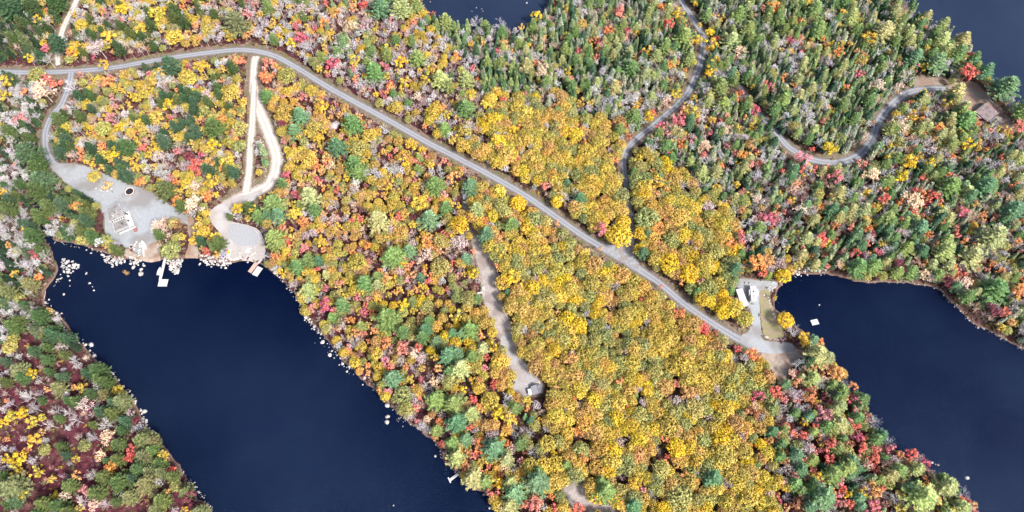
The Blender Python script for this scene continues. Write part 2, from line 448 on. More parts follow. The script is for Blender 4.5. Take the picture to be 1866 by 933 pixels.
M['water'] = water_mat('lake_water', (.0002, .002, .014, 1), (.006, .012, .032, 1)); M['hazewater'] = water_mat('haze_painted_water', (.012, .020, .045, 1), (.022, .032, .062, 1))  # second material paints pale sky haze into the two northern waters' base colour
CS = 4
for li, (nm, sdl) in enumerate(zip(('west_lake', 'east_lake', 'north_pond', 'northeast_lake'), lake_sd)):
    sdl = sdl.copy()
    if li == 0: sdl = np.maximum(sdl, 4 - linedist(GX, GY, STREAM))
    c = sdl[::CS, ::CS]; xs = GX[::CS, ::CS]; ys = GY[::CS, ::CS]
    mb = MB(); idx = {}
    def vid(j, i):
        if (j, i) not in idx: idx[(j, i)] = len(mb.v); mb.v.append((float(xs[j, i]), float(ys[j, i]), 0.0))
        return idx[(j, i)]
    for j in range(c.shape[0] - 1):
        for i in range(c.shape[1] - 1):
            if max(c[j, i], c[j+1, i], c[j, i+1], c[j+1, i+1]) > -5:
                mb.f.append((vid(j, i), vid(j, i+1), vid(j+1, i+1), vid(j+1, i))); mb.m.append(0)
    tag(mb.build(nm, M['water'] if li in (0, 1) else M['hazewater']), kind='structure')

# ------------------------------------------------------------------ roads, drives, yards
def road_mat(name, base, track, edge, grass=0.0, edge_lo=.62):
    m, nt, b = new_mat(name)
    uv = N(nt, 'ShaderNodeUVMap'); sx = N(nt, 'ShaderNodeSeparateXYZ'); nt.links.new(uv.outputs[0], sx.inputs[0])
    ab = N(nt, 'ShaderNodeMath', operation='ABSOLUTE'); nt.links.new(sx.outputs[0], ab.inputs[0])
    g = N(nt, 'ShaderNodeNewGeometry')
    n1 = N(nt, 'ShaderNodeTexNoise'); n1.inputs['Scale'].default_value = .9; n1.inputs['Detail'].default_value = 6; nt.links.new(g.outputs['Position'], n1.inputs['Vector'])
    n2 = N(nt, 'ShaderNodeTexNoise'); n2.inputs['Scale'].default_value = .12; n2.inputs['Detail'].default_value = 3; nt.links.new(g.outputs['Position'], n2.inputs['Vector'])
    # wheel tracks at |u| about .38
    s1 = N(nt, 'ShaderNodeMath', operation='SUBTRACT'); nt.links.new(ab.outputs[0], s1.inputs[0]); s1.inputs[1].default_value = .36
    s2 = N(nt, 'ShaderNodeMath', operation='ABSOLUTE'); nt.links.new(s1.outputs[0], s2.inputs[0])
    tr = N(nt, 'ShaderNodeMapRange'); tr.inputs[1].default_value = .26; tr.inputs[2].default_value = .04; nt.links.new(s2.outputs[0], tr.inputs[0])
    tm = N(nt, 'ShaderNodeMath', operation='MULTIPLY'); nt.links.new(tr.outputs[0], tm.inputs[0]); nt.links.new(n1.outputs[0], tm.inputs[1])
    tm2 = N(nt, 'ShaderNodeMath', operation='MULTIPLY'); nt.links.new(tm.outputs[0], tm2.inputs[0]); tm2.inputs[1].default_value = 1.7; tm2.use_clamp = True
    m0 = N(nt, 'ShaderNodeMix', data_type='RGBA'); nt.links.new(n2.outputs[0], m0.inputs[0])
    m0.inputs[6].default_value = (*[c * .82 for c in base], 1); m0.inputs[7].default_value = (*[min(1, c * 1.18) for c in base], 1)
    m1 = N(nt, 'ShaderNodeMix', data_type='RGBA'); nt.links.new(tm2.outputs[0], m1.inputs[0]); nt.links.new(m0.outputs[2], m1.inputs[6]); m1.inputs[7].default_value = (*track, 1)
    ad = N(nt, 'ShaderNodeMath', operation='MULTIPLY_ADD'); nt.links.new(n1.outputs[0], ad.inputs[0]); ad.inputs[1].default_value = .9; nt.links.new(ab.outputs[0], ad.inputs[2])
    er = N(nt, 'ShaderNodeMapRange'); er.inputs[1].default_value = edge_lo + .45; er.inputs[2].default_value = edge_lo + .75; nt.links.new(ad.outputs[0], er.inputs[0])
    m2 = N(nt, 'ShaderNodeMix', data_type='RGBA'); nt.links.new(er.outputs[0], m2.inputs[0]); nt.links.new(m1.outputs[2], m2.inputs[6]); m2.inputs[7].default_value = (*edge, 1)
    nt.links.new(m2.outputs[2], b.inputs['Base Color']); b.inputs['Roughness'].default_value = .95; b.inputs['Specular IOR Level'].default_value = .15
    bp = N(nt, 'ShaderNodeBump'); bp.inputs['Strength'].default_value = .4; bp.inputs['Distance'].default_value = .08
    nt.links.new(n1.outputs[0], bp.inputs['Height']); nt.links.new(bp.outputs[0], b.inputs['Normal'])
    return m
GR = (.20, .21, .24)
M['road'] = road_mat('grey_gravel_road', GR, (.30, .31, .345), (.14, .12, .11))
M['whiteroad'] = road_mat('pale_sand_road', (.42, .385, .355), (.58, .535, .50), (.25, .20, .165))
M['verge'] = noisy('brown_verge', (.10, .075, .06), (.24, .18, .14), 1.1, c2=(.12, .12, .06), scale2=.3)

ROADLINES = []     # (world polyline, half width) for keeping trees off
def ribbon(name, pts, width, mat, z, keep=0.0, rag=.25):
    """pts: pixels; width m"""
    line = smooth_line([tuple(P(p[0], p[1])[:2]) + ((p[2] if len(p) > 2 else 1.0),) for p in pts], 7)
    mb = MB(); uvs = []; acc = 0; n = len(line); ring = []
    KX = (-1, -.6, -.2, .2, .6, 1)
    for i, (x, y, s) in enumerate(line):
        a = line[max(i-1, 0)]; c = line[min(i+1, n-1)]
        t = Vector((c[0]-a[0], c[1]-a[1])).normalized(); nn = Vector((-t.y, t.x))
        if i: acc += math.hypot(x - line[i-1][0], y - line[i-1][1])
        for k in KX:
            wj = width * .5 * s * k
            if abs(k) == 1: wj *= 1 + rag * mnoise.noise(Vector((x * .3, y * .3, k * 5)))
            mb.v.append((x + nn.x * wj, y + nn.y * wj, z)); ring.append((k, acc * .2))
    K = len(KX)
    for i in range(n - 1):
        for k in range(K - 1):
            a = i * K + k
            mb.f.append((a, a + 1, a + K + 1, a + K)[::-1]); mb.m.append(0)
    me = mb.mesh(name, mat)
    ul = me.uv_layers.new(name='UVMap')
    for l in me.loops: ul.data[l.index].uv = ring[l.vertex_index]
    o = mobj(name, me); tag(o, kind='structure')
    if keep: ROADLINES.append(([(x, y) for x, y, s in line], keep))
    return o

R_MAIN = [(-90,130),(0,131),(60,132),(130,130),(200,124),(260,114),(320,104),(380,96),(430,91),(465,93),(500,102),(540,123),(600,160),(660,193),(720,226),(780,260),(840,291),(900,323),(960,358),(1010,393),(1060,428),(1105,455,1.2),(1140,475,1.3),(1200,515),(1250,556),(1300,590),(1345,617,1.2),(1380,631,1.5),(1410,634,1.5)]
R_NORTH = [(1236,-50),(1242,0),(1262,32),(1279,62,1.2),(1281,92,1.2),(1273,125,1.2),(1256,165,1.1),(1235,190),(1200,221),(1165,249),(1145,269),(1137,290),(1140,330,.8),(1147,380,.7),(1151,415,.8),(1148,445,1.3),(1135,470,1.6)]
R_EAST = [(1345,150,.4),(1385,205,.7),(1412,238),(1440,270,1),(1480,291,1.1),(1525,296,1.1),(1562,285,1.2),(1587,258,1.2),(1602,220,1.2),(1626,190,1.2),(1655,169,1.1),(1690,162),(1720,162),(1750,170),(1772,188,.8)]
R_WEST = [(130,132),(124,160),(112,190),(94,213),(83,242),(85,275),(100,300),(125,318),(150,330)]
R_NW = [(152,-30),(137,6),(122,36),(112,62),(105,92),(106,119,.8)]
R_WHITE = [(466,103,.8),(462,130,.7),(463,165,.9),(469,192,1.0),(483,226,1.1),(497,262,1.1),(504,288,1.1),(500,318,1.1),(485,340,1.1),(455,354,1.2),(425,368,1.3),(402,384,1.4)]
R_WHITE2 = [(463,150,.7),(460,220),(456,270),(454,310),(448,350,1.2)]
for nm, l, wd, mt, vw, kp in (('main_road', R_MAIN, 4.4, 'road', 9.5, 3.6), ('north_road', R_NORTH, 4.3, 'road', 7.5, 2.2), ('east_road', R_EAST, 4.6, 'road', 8, 2.7),
                       ('west_drive', R_WEST, 4.6, 'road', 8, 3.2), ('northwest_track', R_NW, 3.8, 'whiteroad', 8, 3), ('sand_drive', R_WHITE, 6.2, 'whiteroad', 12, 4.8), ('sand_track', R_WHITE2, 4.2, 'whiteroad', 6.5, 2.7)):
    dz = {'main_road': .0, 'north_road': .012, 'east_road': .024, 'west_drive': .036, 'northwest_track': .048, 'sand_drive': .06, 'sand_track': .072}[nm]
    ribbon(nm + '_verge', l, vw, M['verge'], LAND + .02 + dz * .1, 0, .5)
    ribbon(nm, l, wd, M[mt], LAND + .05 + dz, kp)

ROADLINES.append((W2([(1238,-20),(1262,32),(1279,62),(1281,92),(1273,125),(1256,165),(1235,190),(1200,221),(1165,249),(1145,269)]), 3.6))
for l_, k_ in list(ROADLINES):
    if abs(k_ - 2.7) < .01 and abs(l_[0][0] - P(1345, 150).x) < 2: ROADLINES.remove((l_, k_)); ROADLINES.append((l_, 1.0)); ROADLINES.append((W2([(1432,262),(1480,291),(1525,296),(1562,285),(1587,258),(1602,220),(1626,190),(1655,169),(1690,162),(1720,162)]), 3.4))
AREAS = []
def area(name, pts, mat, z, keep=True, follow=False, jitter=.6):
    """flat irregular ground patch"""
    lp = W2(smooth_loop(pts, 6 if follow else 14))
    lp = [(x + jitter * (mnoise.noise(Vector((x * .5, y * .5, 1))) + .6 * mnoise.noise(Vector((x * 1.7, y * 1.7, 1)))), y + jitter * (mnoise.noise(Vector((x * .5, y * .5, 7))) + .6 * mnoise.noise(Vector((x * 1.7, y * 1.7, 7))))) for x, y in lp]
    # dense grid clipped to the outline so that it can follow the bank
    tri = tessellate_polygon([[Vector((x, y, 0)) for x, y in lp]])
    bm = bmesh.new()
    vs = [bm.verts.new((x, y, z)) for x, y in lp]
    for t in tri:
        try: bm.faces.new([vs[i] for i in t])
        except ValueError: pass
    if follow:
        for _ in range(3):
            bmesh.ops.subdivide_edges(bm, edges=[e for e in bm.edges if e.calc_length() > 2.5], cuts=1, use_grid_fill=False)
            bmesh.ops.triangulate(bm, faces=bm.faces)
        for v in bm.verts: v.co.z = gz(v.co.x, v.co.y) + (z - LAND)
    bmesh.ops.recalc_face_normals(bm, faces=bm.faces)
    if bm.faces and sum(f.normal.z for f in bm.faces) < 0: bmesh.ops.reverse_faces(bm, faces=bm.faces)
    me = bpy.data.meshes.new(name); bm.to_mesh(me); bm.free(); me.materials.append(mat)
    if not follow and name not in ('middle_pad',):      # ragged brown rim a little wider than the patch
        ctr = Vector((sum(p[0] for p in lp) / len(lp), sum(p[1] for p in lp) / len(lp)))
        fan = MB()
        for i in range(len(lp)):
            p, q = Vector(lp[i]), Vector(lp[(i + 1) % len(lp)])
            d = (q - p); nn = Vector((d.y, -d.x)).normalized() if d.length > 1e-6 else Vector((0, 0))
            if signed(np.array([p.x + nn.x * .3]), np.array([p.y + nn.y * .3]), lp)[0] > 0: nn = -nn
            for s_ in (0, .5):
                c0 = p.lerp(q, s_) ; rr = .5 + 1.6 * abs(mnoise.noise(Vector((c0.x * .7, c0.y * .7, 3))))
                k = 7; zz = LAND + .018 + (z - LAND) * .1 + .0007 * ((i * 2 + int(s_ * 2)) % 23)
                pts_ = [(c0.x + rr * math.cos(a_ * 6.283 / k + i) * (.7 + .6 * mnoise.noise(Vector((i, a_, 2)))), c0.y + rr * math.sin(a_ * 6.283 / k + i), zz) for a_ in range(k)]
                if sd_at(c0.x, c0.y) < -2.5: fan.face(pts_)
        if fan.f: tag(fan.build(name + '_rim', M['verge']), kind='structure')
    tag(mobj(name, me), kind='structure')
    if keep: AREAS.append(lp)
M['gravel'] = noisy('blue_grey_gravel', (.245, .265, .29), (.325, .345, .37), 1.6, c2=(.21, .205, .21), scale2=.07, bump=.2)
M['junction'] = noisy('grey_road_gravel', (.19, .20, .23), (.30, .31, .34), .8, c2=(.22, .19, .185), scale2=.15, bump=.3)
M['palegravel'] = noisy('pinkish_pale_gravel', (.29, .265, .255), (.38, .35, .335), 1.6, c2=(.38, .37, .38), scale2=.13, bump=.2)
M['stripgravel'] = noisy('mauve_brown_gravel', (.29, .26, .25), (.38, .345, .335), .9, c2=(.24, .20, .19), scale2=.16, bump=.3)
M['greystrip'] = noisy('grey_gravel_pad', (.27, .265, .275), (.36, .355, .37), .9, c2=(.28, .25, .25), scale2=.16, bump=.3)
M['dirt'] = noisy('tan_dirt', (.26, .205, .17), (.37, .31, .26), .8, c2=(.24, .16, .12), scale2=.2, bump=.3)
M['lawn'] = noisy('dry_brown_lawn', (.17, .165, .085), (.26, .235, .13), 1.6, c2=(.25, .19, .14), scale2=.35, bump=.4)
M['needlebed'] = noisy('orange_needle_litter', (.19, .13, .10), (.27, .20, .165), 1.1, c2=(.24, .21, .18), scale2=.2, bump=.3)

YARD_W = [(88,296),(112,298),(140,299),(172,309),(212,326),(242,338),(275,350),(307,372),(342,390),(352,402),(340,408),(312,400),(290,404),(283,422),(287,446),(286,464),(264,470),(238,454),(204,440),(192,422),(190,392),(174,368),(140,348),(108,322)]
YARD_C = [(382,386),(404,370),(432,358),(458,352),(478,346),(470,360),(440,376),(420,386),(420,402),(444,408),(470,418),(482,440),(484,466),(470,475),(440,473),(420,474),(412,462),(406,438),(392,414),(382,400)]
STRIP = [(851,410),(862,408),(876,432),(890,455),(903,482),(912,510),(914,545),(926,580),(938,618),(946,642),(940,668),(928,672),(918,640),(905,604),(890,570),(878,536),(874,500),(866,466),(858,438)]
PAD = [(914,618),(930,612),(946,640),(960,664),(975,684),(990,702),(984,718),(966,722),(948,724),(934,712),(938,690),(930,664)]
area('boat_ramp', [(284,440),(292,452),(292,470),(284,481),(266,482),(256,470),(262,455)], M['dirt'], LAND + .14, follow=True, jitter=.3)
area('west_yard', YARD_W, M['gravel'], LAND + .10)
area('point_path', [(342,396),(354,402),(356,430),(362,462),(352,474),(338,470),(344,440)], M['dirt'], LAND + .16, follow=True, jitter=.4)
area('road_junction', [(1098,448),(1118,446),(1140,442),(1150,430),(1156,432),(1155,452),(1162,478),(1172,494),(1158,490),(1130,476),(1108,462)], M['junction'], LAND + .125, jitter=.4)
area('middle_yard', YARD_C, M['palegravel'], LAND + .18, follow=True)
area('middle_pad', [(420,410),(440,409),(462,418),(472,436),(466,446),(440,448),(424,440),(416,424)], noisy('grey_pad', (.25,.26,.285), (.33,.34,.365), 1.6), LAND + .22, False)
area('clearing_strip', STRIP, M['stripgravel'], LAND + .10)
area('cabin_pad', PAD, M['greystrip'], LAND + .13)
area('strip_drive', [(842,330),(850,332),(853,360),(858,390),(862,410),(853,412),(846,385),(841,350)], M['stripgravel'], LAND + .07)
area('southeast_drive', [(1336,516),(1352,508),(1380,511),(1412,513),(1416,522),(1402,530),(1386,534),(1384,565),(1387,600),(1394,620),(1440,626),(1446,640),(1420,644),(1385,642),(1352,626),(1350,614),(1366,600),(1370,575),(1362,556),(1346,540)], M['gravel'], LAND + .14, jitter=.3)
area('lawn', [(1385,533),(1400,530),(1406,552),(1414,575),(1424,598),(1428,612),(1410,617),(1394,616),(1388,598),(1385,565)], M['lawn'], LAND + .20, jitter=.3)
area('southeast_clearing', [(1394,638),(1430,634),(1472,640),(1476,652),(1450,662),(1436,680),(1430,698),(1416,690),(1404,672),(1388,652)], M['dirt'], LAND + .11)
area('south_clearing', [(1028,888),(1046,876),(1076,870),(1082,880),(1066,896),(1088,918),(1126,922),(1130,934),(1096,944),(1052,930),(1034,908)], M['stripgravel'], LAND + .11)
area('cabin_clearing', [(1726,158),(1744,152),(1768,148),(1788,160),(1810,186),(1832,208),(1848,226),(1850,238),(1832,240),(1808,234),(1780,212),(1758,194),(1736,174)], M['needlebed'], LAND + .12)
area('orange_bank', [(1668,160),(1664,146),(1680,138),(1696,142),(1716,138),(1728,150),(1716,156),(1694,158)], M['needlebed'], LAND + .04)
area('maroon_bank_path', [(1440,262),(1462,276),(1500,284),(1545,280),(1548,288),(1505,294),(1462,288),(1436,272)], M['verge'], LAND + .045, False)
area('beach', [(228,455),(240,458),(262,474),(250,478),(236,472),(226,464)], M['dirt'], LAND + .06, True, follow=True)

# ------------------------------------------------------------------ tree shapes (each built once, mesh data shared)
def leafquads(mb, rg, c, n, rad, size, up=.35, flat=1.0, m=0, aspect=1.0, dirbias=None, shell=.72):
    """n small leaf-clump faces spread through a ball, facing outward"""
    for _ in range(n):
        while True:
            d = Vector((rg.uniform(-1, 1), rg.uniform(-1, 1), rg.uniform(-.8, 1)))
            if .05 < d.length < 1: break
        d.normalize()
        rr = rad * (shell + (1 - shell) * rg.random()) 
        p = Vector(c) + Vector((d.x * rr, d.y * rr, d.z * rr * flat))
        nr = (d + Vector((rg.uniform(-.6, .6), rg.uniform(-.6, .6), up + rg.uniform(-.3, .5)))).normalized()
        a = nr.orthogonal().normalized(); b = nr.cross(a)
        th = rg.random() * 6.283; a, b = a * math.cos(th) + b * math.sin(th), b * math.cos(th) - a * math.sin(th)
        s = size * rg.uniform(.6, 1.25); s2 = s * aspect
        mb.face((p - a*s*.5 - b*s2*.2, p + a*s*.1 - b*s2*.5, p + a*s*.5 + b*s2*.1, p - a*s*.1 + b*s2*.5), m)

def crown_oak(seed):
    rg = random.Random(seed); mb = MB()
    R0 = 4.2; cz = 6.2
    cl = []
    tries = 0
    while len(cl) < 24 and tries < 3000:
        tries += 1
        a = rg.random() * 6.283; q = math.sqrt(rg.random())
        x, y = q * R0 * .78 * math.cos(a), q * R0 * .78 * math.sin(a)
        z = cz + (1 - q * q) * 2.3 - .5 + rg.uniform(-.6, .6)
        if all((x - c[0])**2 + (y - c[1])**2 + (z - c[2])**2 > 1.25**2 for c in cl): cl.append((x, y, z))
    for c in cl:
        leafquads(mb, rg, c, 44, rg.uniform(.95, 1.45), .56, flat=.8)
    for k in range(6):
        a = rg.random() * 6.283; leafquads(mb, rg, (2.2*math.cos(a), 2.2*math.sin(a), cz - 1.3), 14, 1.5, .8, flat=.6)
    return mb.mesh('oak_crown', M['leaf'])

def crown_round(seed, lobes=10, R0=2.4, cz=5.4, hz=2.6, leaf=.42, per=46):
    rg = random.Random(seed); mb = MB(); cl = []; tries = 0
    while len(cl) < lobes and tries < 3000:
        tries += 1
        d = Vector((rg.uniform(-1, 1), rg.uniform(-1, 1), rg.uniform(-1, 1)))
        if d.length > 1: continue
        c = (d.x * R0 * .80, d.y * R0 * .80, cz + d.z * hz * .74)
        if all((Vector(c) - Vector(q)).length > R0 * .40 for q in cl): cl.append(c)
    for c in cl: leafquads(mb, rg, c, per, R0 * rg.uniform(.22, .42), leaf, flat=1.0, shell=.5)
    return mb.mesh('round_crown', M['leaf'])

def crown_pine(seed):
    """white pine: whorls of long upturned boughs, needle tufts along each"""
    rg = random.Random(seed); mb = MB(); H = 12.5
    for L in range(8):
        t = L / 7; z = 4.2 + t * (H - 4.6); r = (3.4 * (1 - t) ** .75 + .35) * rg.uniform(.85, 1.1)
        nb = 9 if L < 5 else 7
        for k in range(nb):
            a = (k + rg.uniform(-.25, .25) + .5 * (L % 2)) / nb * 6.283; rr = r * rg.uniform(.7, 1.15)
            dv = Vector((math.cos(a), math.sin(a), 0)); side = Vector((-dv.y, dv.x, 0))
            nt_ = max(3, int(rr / .42))
            for j in range(nt_):
                q = (j + .8) / nt_; base = dv * (rr * q) + Vector((0, 0, z + rr * .22 * q * q + rg.uniform(-.1, .1)))
                for sgn in (-1, 1, 0):
                    w_ = .34 * (1.25 - .5 * q)
                    d2 = (dv * rg.uniform(.8, 1.1) + side * sgn * rg.uniform(.55, .95) + Vector((0, 0, rg.uniform(.05, .45)))).normalized()
                    s2 = d2.cross(Vector((0, 0, 1))).normalized(); s2 = (s2 + Vector((0, 0, rg.uniform(-.5, .5)))).normalized(); ln = rg.uniform(.65, 1.0)
                    mb.face((base - s2 * w_ * .25, base + d2 * ln * .55 - s2 * w_ * .6, base + d2 * ln, base + d2 * ln * .55 + s2 * w_ * .6))
    mb.face(((-.15, 0, H - .8), (.15, 0, H - .8), (0, .05, H + .3)))
    return mb.mesh('pine_crown', M['needle'])

def crown_spruce(seed, slim=1.0, H=9.0):
    """narrow conifer: short drooping sprays all round, rounded towards the tip"""
    rg = random.Random(seed); mb = MB(); n = int(430 * slim)
    for i in range(n):
        t = (i + rg.random()) / n; t = t ** 1.05; z = 1.3 + t * (H - 1.6)
        r = slim * 1.75 * (1 - t) ** .62 * (.8 + .25 * mnoise.noise(Vector((t * 9, seed, i * .01)))) + .08
        a = i * 2.39996 + rg.uniform(-.5, .5); rr = r * rg.uniform(.55, 1.08)
        dv = Vector((math.cos(a), math.sin(a), 0)); sv = Vector((-dv.y, dv.x, 0))
        w_ = rg.uniform(.16, .27) * (1.15 - .4 * t); ln = rg.uniform(.5, .8) * (1.1 - .35 * t)
        d2 = (dv + sv * rg.uniform(-.5, .5) + Vector((0, 0, rg.uniform(-.45, .25) + .5 * t))).normalized()
        p = dv * max(0, rr - ln * .6) + Vector((0, 0, z)); tw = (sv + Vector((0, 0, rg.uniform(-.45, .45)))).normalized()
        mb.face((p - tw * w_ * .5, p + d2 * ln * .55 - tw * w_, p + d2 * ln, p + d2 * ln * .55 + tw * w_, p + tw * w_ * .5))
    mb.face(((-.14, 0, H - .6), (.14, 0, H - .6), (0, 0, H + .3))); mb.face(((0, -.14, H - .6), (0, .14, H - .6), (0, 0, H + .3)))
    return mb.mesh('spruce_crown', M['needle'])

def crown_bare(seed, leaves=0, H=8.0):
    rg = random.Random(seed); mb = MB()
    def br(p, d, ln, r, lev):
        q = p + d * ln
        mb.tube(p, q, r, r * .55, 3, 0, cap=False)
        if lev == 0:
            if leaves and rg.random() < leaves:
                leafquads(mb, rg, q, 2, .25, .36)
            return
        n = (0, 4, 5)[lev]
        for k in range(n + (rg.random() < .5)):
            t = rg.uniform(.35, 1.0); a = d.orthogonal().normalized(); a = Matrix.Rotation(rg.random() * 6.283, 3, d) @ a
            d2 = (d * 1.0 + a * rg.uniform(.45, .95) + Vector((0, 0, .18))).normalized()
            br(p + d * ln * t, d2, ln * rg.uniform(.42, .62), r * .55, lev - 1)
    for k in range(9):
        a = (k + rg.random() * .8) / 9 * 6.283; z = rg.uniform(2.6, 5.2)
        sp = rg.uniform(.45, 1.0)
        d = Vector((math.cos(a) * sp, math.sin(a) * sp, rg.uniform(.55, 1.1))).normalized()
        br(Vector((0, 0, z)), d, rg.uniform(1.9, 2.9), .06, 2)
    br(Vector((0, 0, 4.5)), Vector((0, 0, 1)), 2.6, .07, 2)
    return mb.mesh('bare_crown', M['twig'])

def crown_shrub(seed):
    rg = random.Random(seed); mb = MB()
    for k in range(5):
        leafquads(mb, rg, (rg.uniform(-.5, .5), rg.uniform(-.5, .5), rg.uniform(.35, .8)), 22, rg.uniform(.35, .55), .3, shell=.5)
    return mb.mesh('shrub_leaves', M['leaf'])

def trunk_mesh(seed, h, r, mat, limbs=4, lean=.25, zl=.5):
    rg = random.Random(seed); mb = MB(); p = Vector((0, 0, -.1)); n = 4
    for k in range(n):
        q = Vector((rg.uniform(-lean, lean) * k / n, rg.uniform(-lean, lean) * k / n, h * (k + 1) / n))
        mb.tube(p, q, r * (1 - .8 * k / n), r * (1 - .8 * (k + 1) / n), 6, 0, cap=(k == n - 1)); p = q
    for k in range(limbs):
        a = rg.random() * 6.283; z = h * rg.uniform(zl, .85)
        mb.tube((0, 0, z), (math.cos(a) * h * .25, math.sin(a) * h * .25, z + h * .2), r * .4, r * .12, 4, 0, cap=False)
    return mb.mesh('trunk', mat)

ARCH = {   # kind: (crown meshes, trunk meshes, crown radius, height of crown middle)
 'oak': ([crown_oak(s) for s in (1, 2, 3, 4)], [trunk_mesh(s, 7.5, .24, M['bark'], 6) for s in (1, 2)], 4.3, 7.0),
 'maple': ([crown_round(s, 10) for s in (5, 6)] + [crown_round(7, 8, 2.2, 5.6, 3.2)], [trunk_mesh(3, 6.5, .14, M['bark'])], 2.35, 5.6),
 'birch': ([crown_round(s, 9, 2.2, 5.6, 3.1) for s in (8, 9)] + [crown_round(10, 11)], [trunk_mesh(4, 7, .12, M['palebark'])], 2.3, 5.8),
 'pine': ([crown_pine(s) for s in (11, 12, 13)], [trunk_mesh(5, 11.8, .26, M['bark'], 0, .05)], 3.3, 7.6),
 'spruce': ([crown_spruce(14), crown_spruce(15, .8, 9.5), crown_spruce(16, 1.2, 8), crown_spruce(17, 1.0, 7.5)], [trunk_mesh(6, 7.2, .13, M['palebark'], 0, .04)], 1.6, 5.2),
 'bare': ([crown_bare(s, l) for s, l in ((18, 0), (19, 0), (20, .45), (21, .8))], [trunk_mesh(7, 6.0, .13, M['palebark'], 0, .12)], 2.7, 5.8),
 'shrub': ([crown_shrub(s) for s in (22, 23)], [], 1.0, .6),
}
CODE = {  # code: kind, colours (leaf albedo), colour word, default crown radius m
 'g': ('oak', [(.53,.41,.10), (.45,.375,.10), (.58,.44,.095), (.50,.36,.11)], 'golden', 3.6),
 'a': ('oak', [(.54,.35,.13), (.48,.31,.13), (.57,.38,.11)], 'amber', 3.5),
 'v': ('oak', [(.36,.35,.13), (.30,.32,.13), (.41,.38,.13)], 'olive-green', 3.3),
 'Y': ('oak', [(.66,.48,.06), (.60,.45,.07)], 'bright yellow', 3.7),
 'y': ('birch', [(.68,.49,.06), (.64,.45,.08), (.58,.46,.09)], 'yellow', 2.1),
 'o': ('maple', [(.78,.36,.13), (.76,.32,.14), (.74,.42,.18)], 'orange', 2.1),
 'r': ('maple', [(.74,.22,.17), (.72,.19,.15), (.74,.30,.23)], 'coral red', 2.1),
 'k': ('maple', [(.64,.22,.25), (.58,.16,.21), (.66,.30,.30)], 'crimson pink', 2.1),
 'u': ('maple', [(.42,.20,.12), (.38,.17,.09)], 'rust brown', 2.3),
 'm': ('maple', [(.22,.06,.08), (.18,.05,.07)], 'dark maroon', 1.8),
 'n': ('pine', [(.20,.29,.10), (.16,.27,.10), (.26,.32,.11)], 'green', 3.0),
 'b': ('pine', [(.15,.27,.15), (.12,.24,.12), (.18,.29,.15)], 'blue-green', 3.1),
 'l': ('pine', [(.40,.43,.20), (.37,.42,.17), (.44,.43,.19)], 'lime green', 3.1),
 'd': ('spruce', [(.17,.26,.13), (.06,.12,.06), (.27,.34,.14), (.26,.32,.17), (.14,.24,.11), (.08,.15,.09)], 'green', 1.6),
 'D': ('spruce', [(.33,.37,.28), (.30,.35,.25), (.36,.37,.25)], 'grey-green', 1.45),
 'w': ('bare', [(.56,.54,.54), (.48,.46,.47), (.42,.41,.415)], 'pale grey leafless', 2.4),
 'e': ('bare', [(.52,.41,.39), (.46,.37,.38), (.46,.39,.37)], 'pinkish grey thinning', 2.3),
 't': ('bare', [(.76,.56,.40), (.72,.50,.38), (.70,.56,.44)], 'tan half-bare', 2.2),
}
KNAME = {'oak': 'oak tree', 'maple': 'maple tree', 'birch': 'birch tree', 'pine': 'pine tree', 'spruce': 'spruce tree', 'bare': 'tree'}

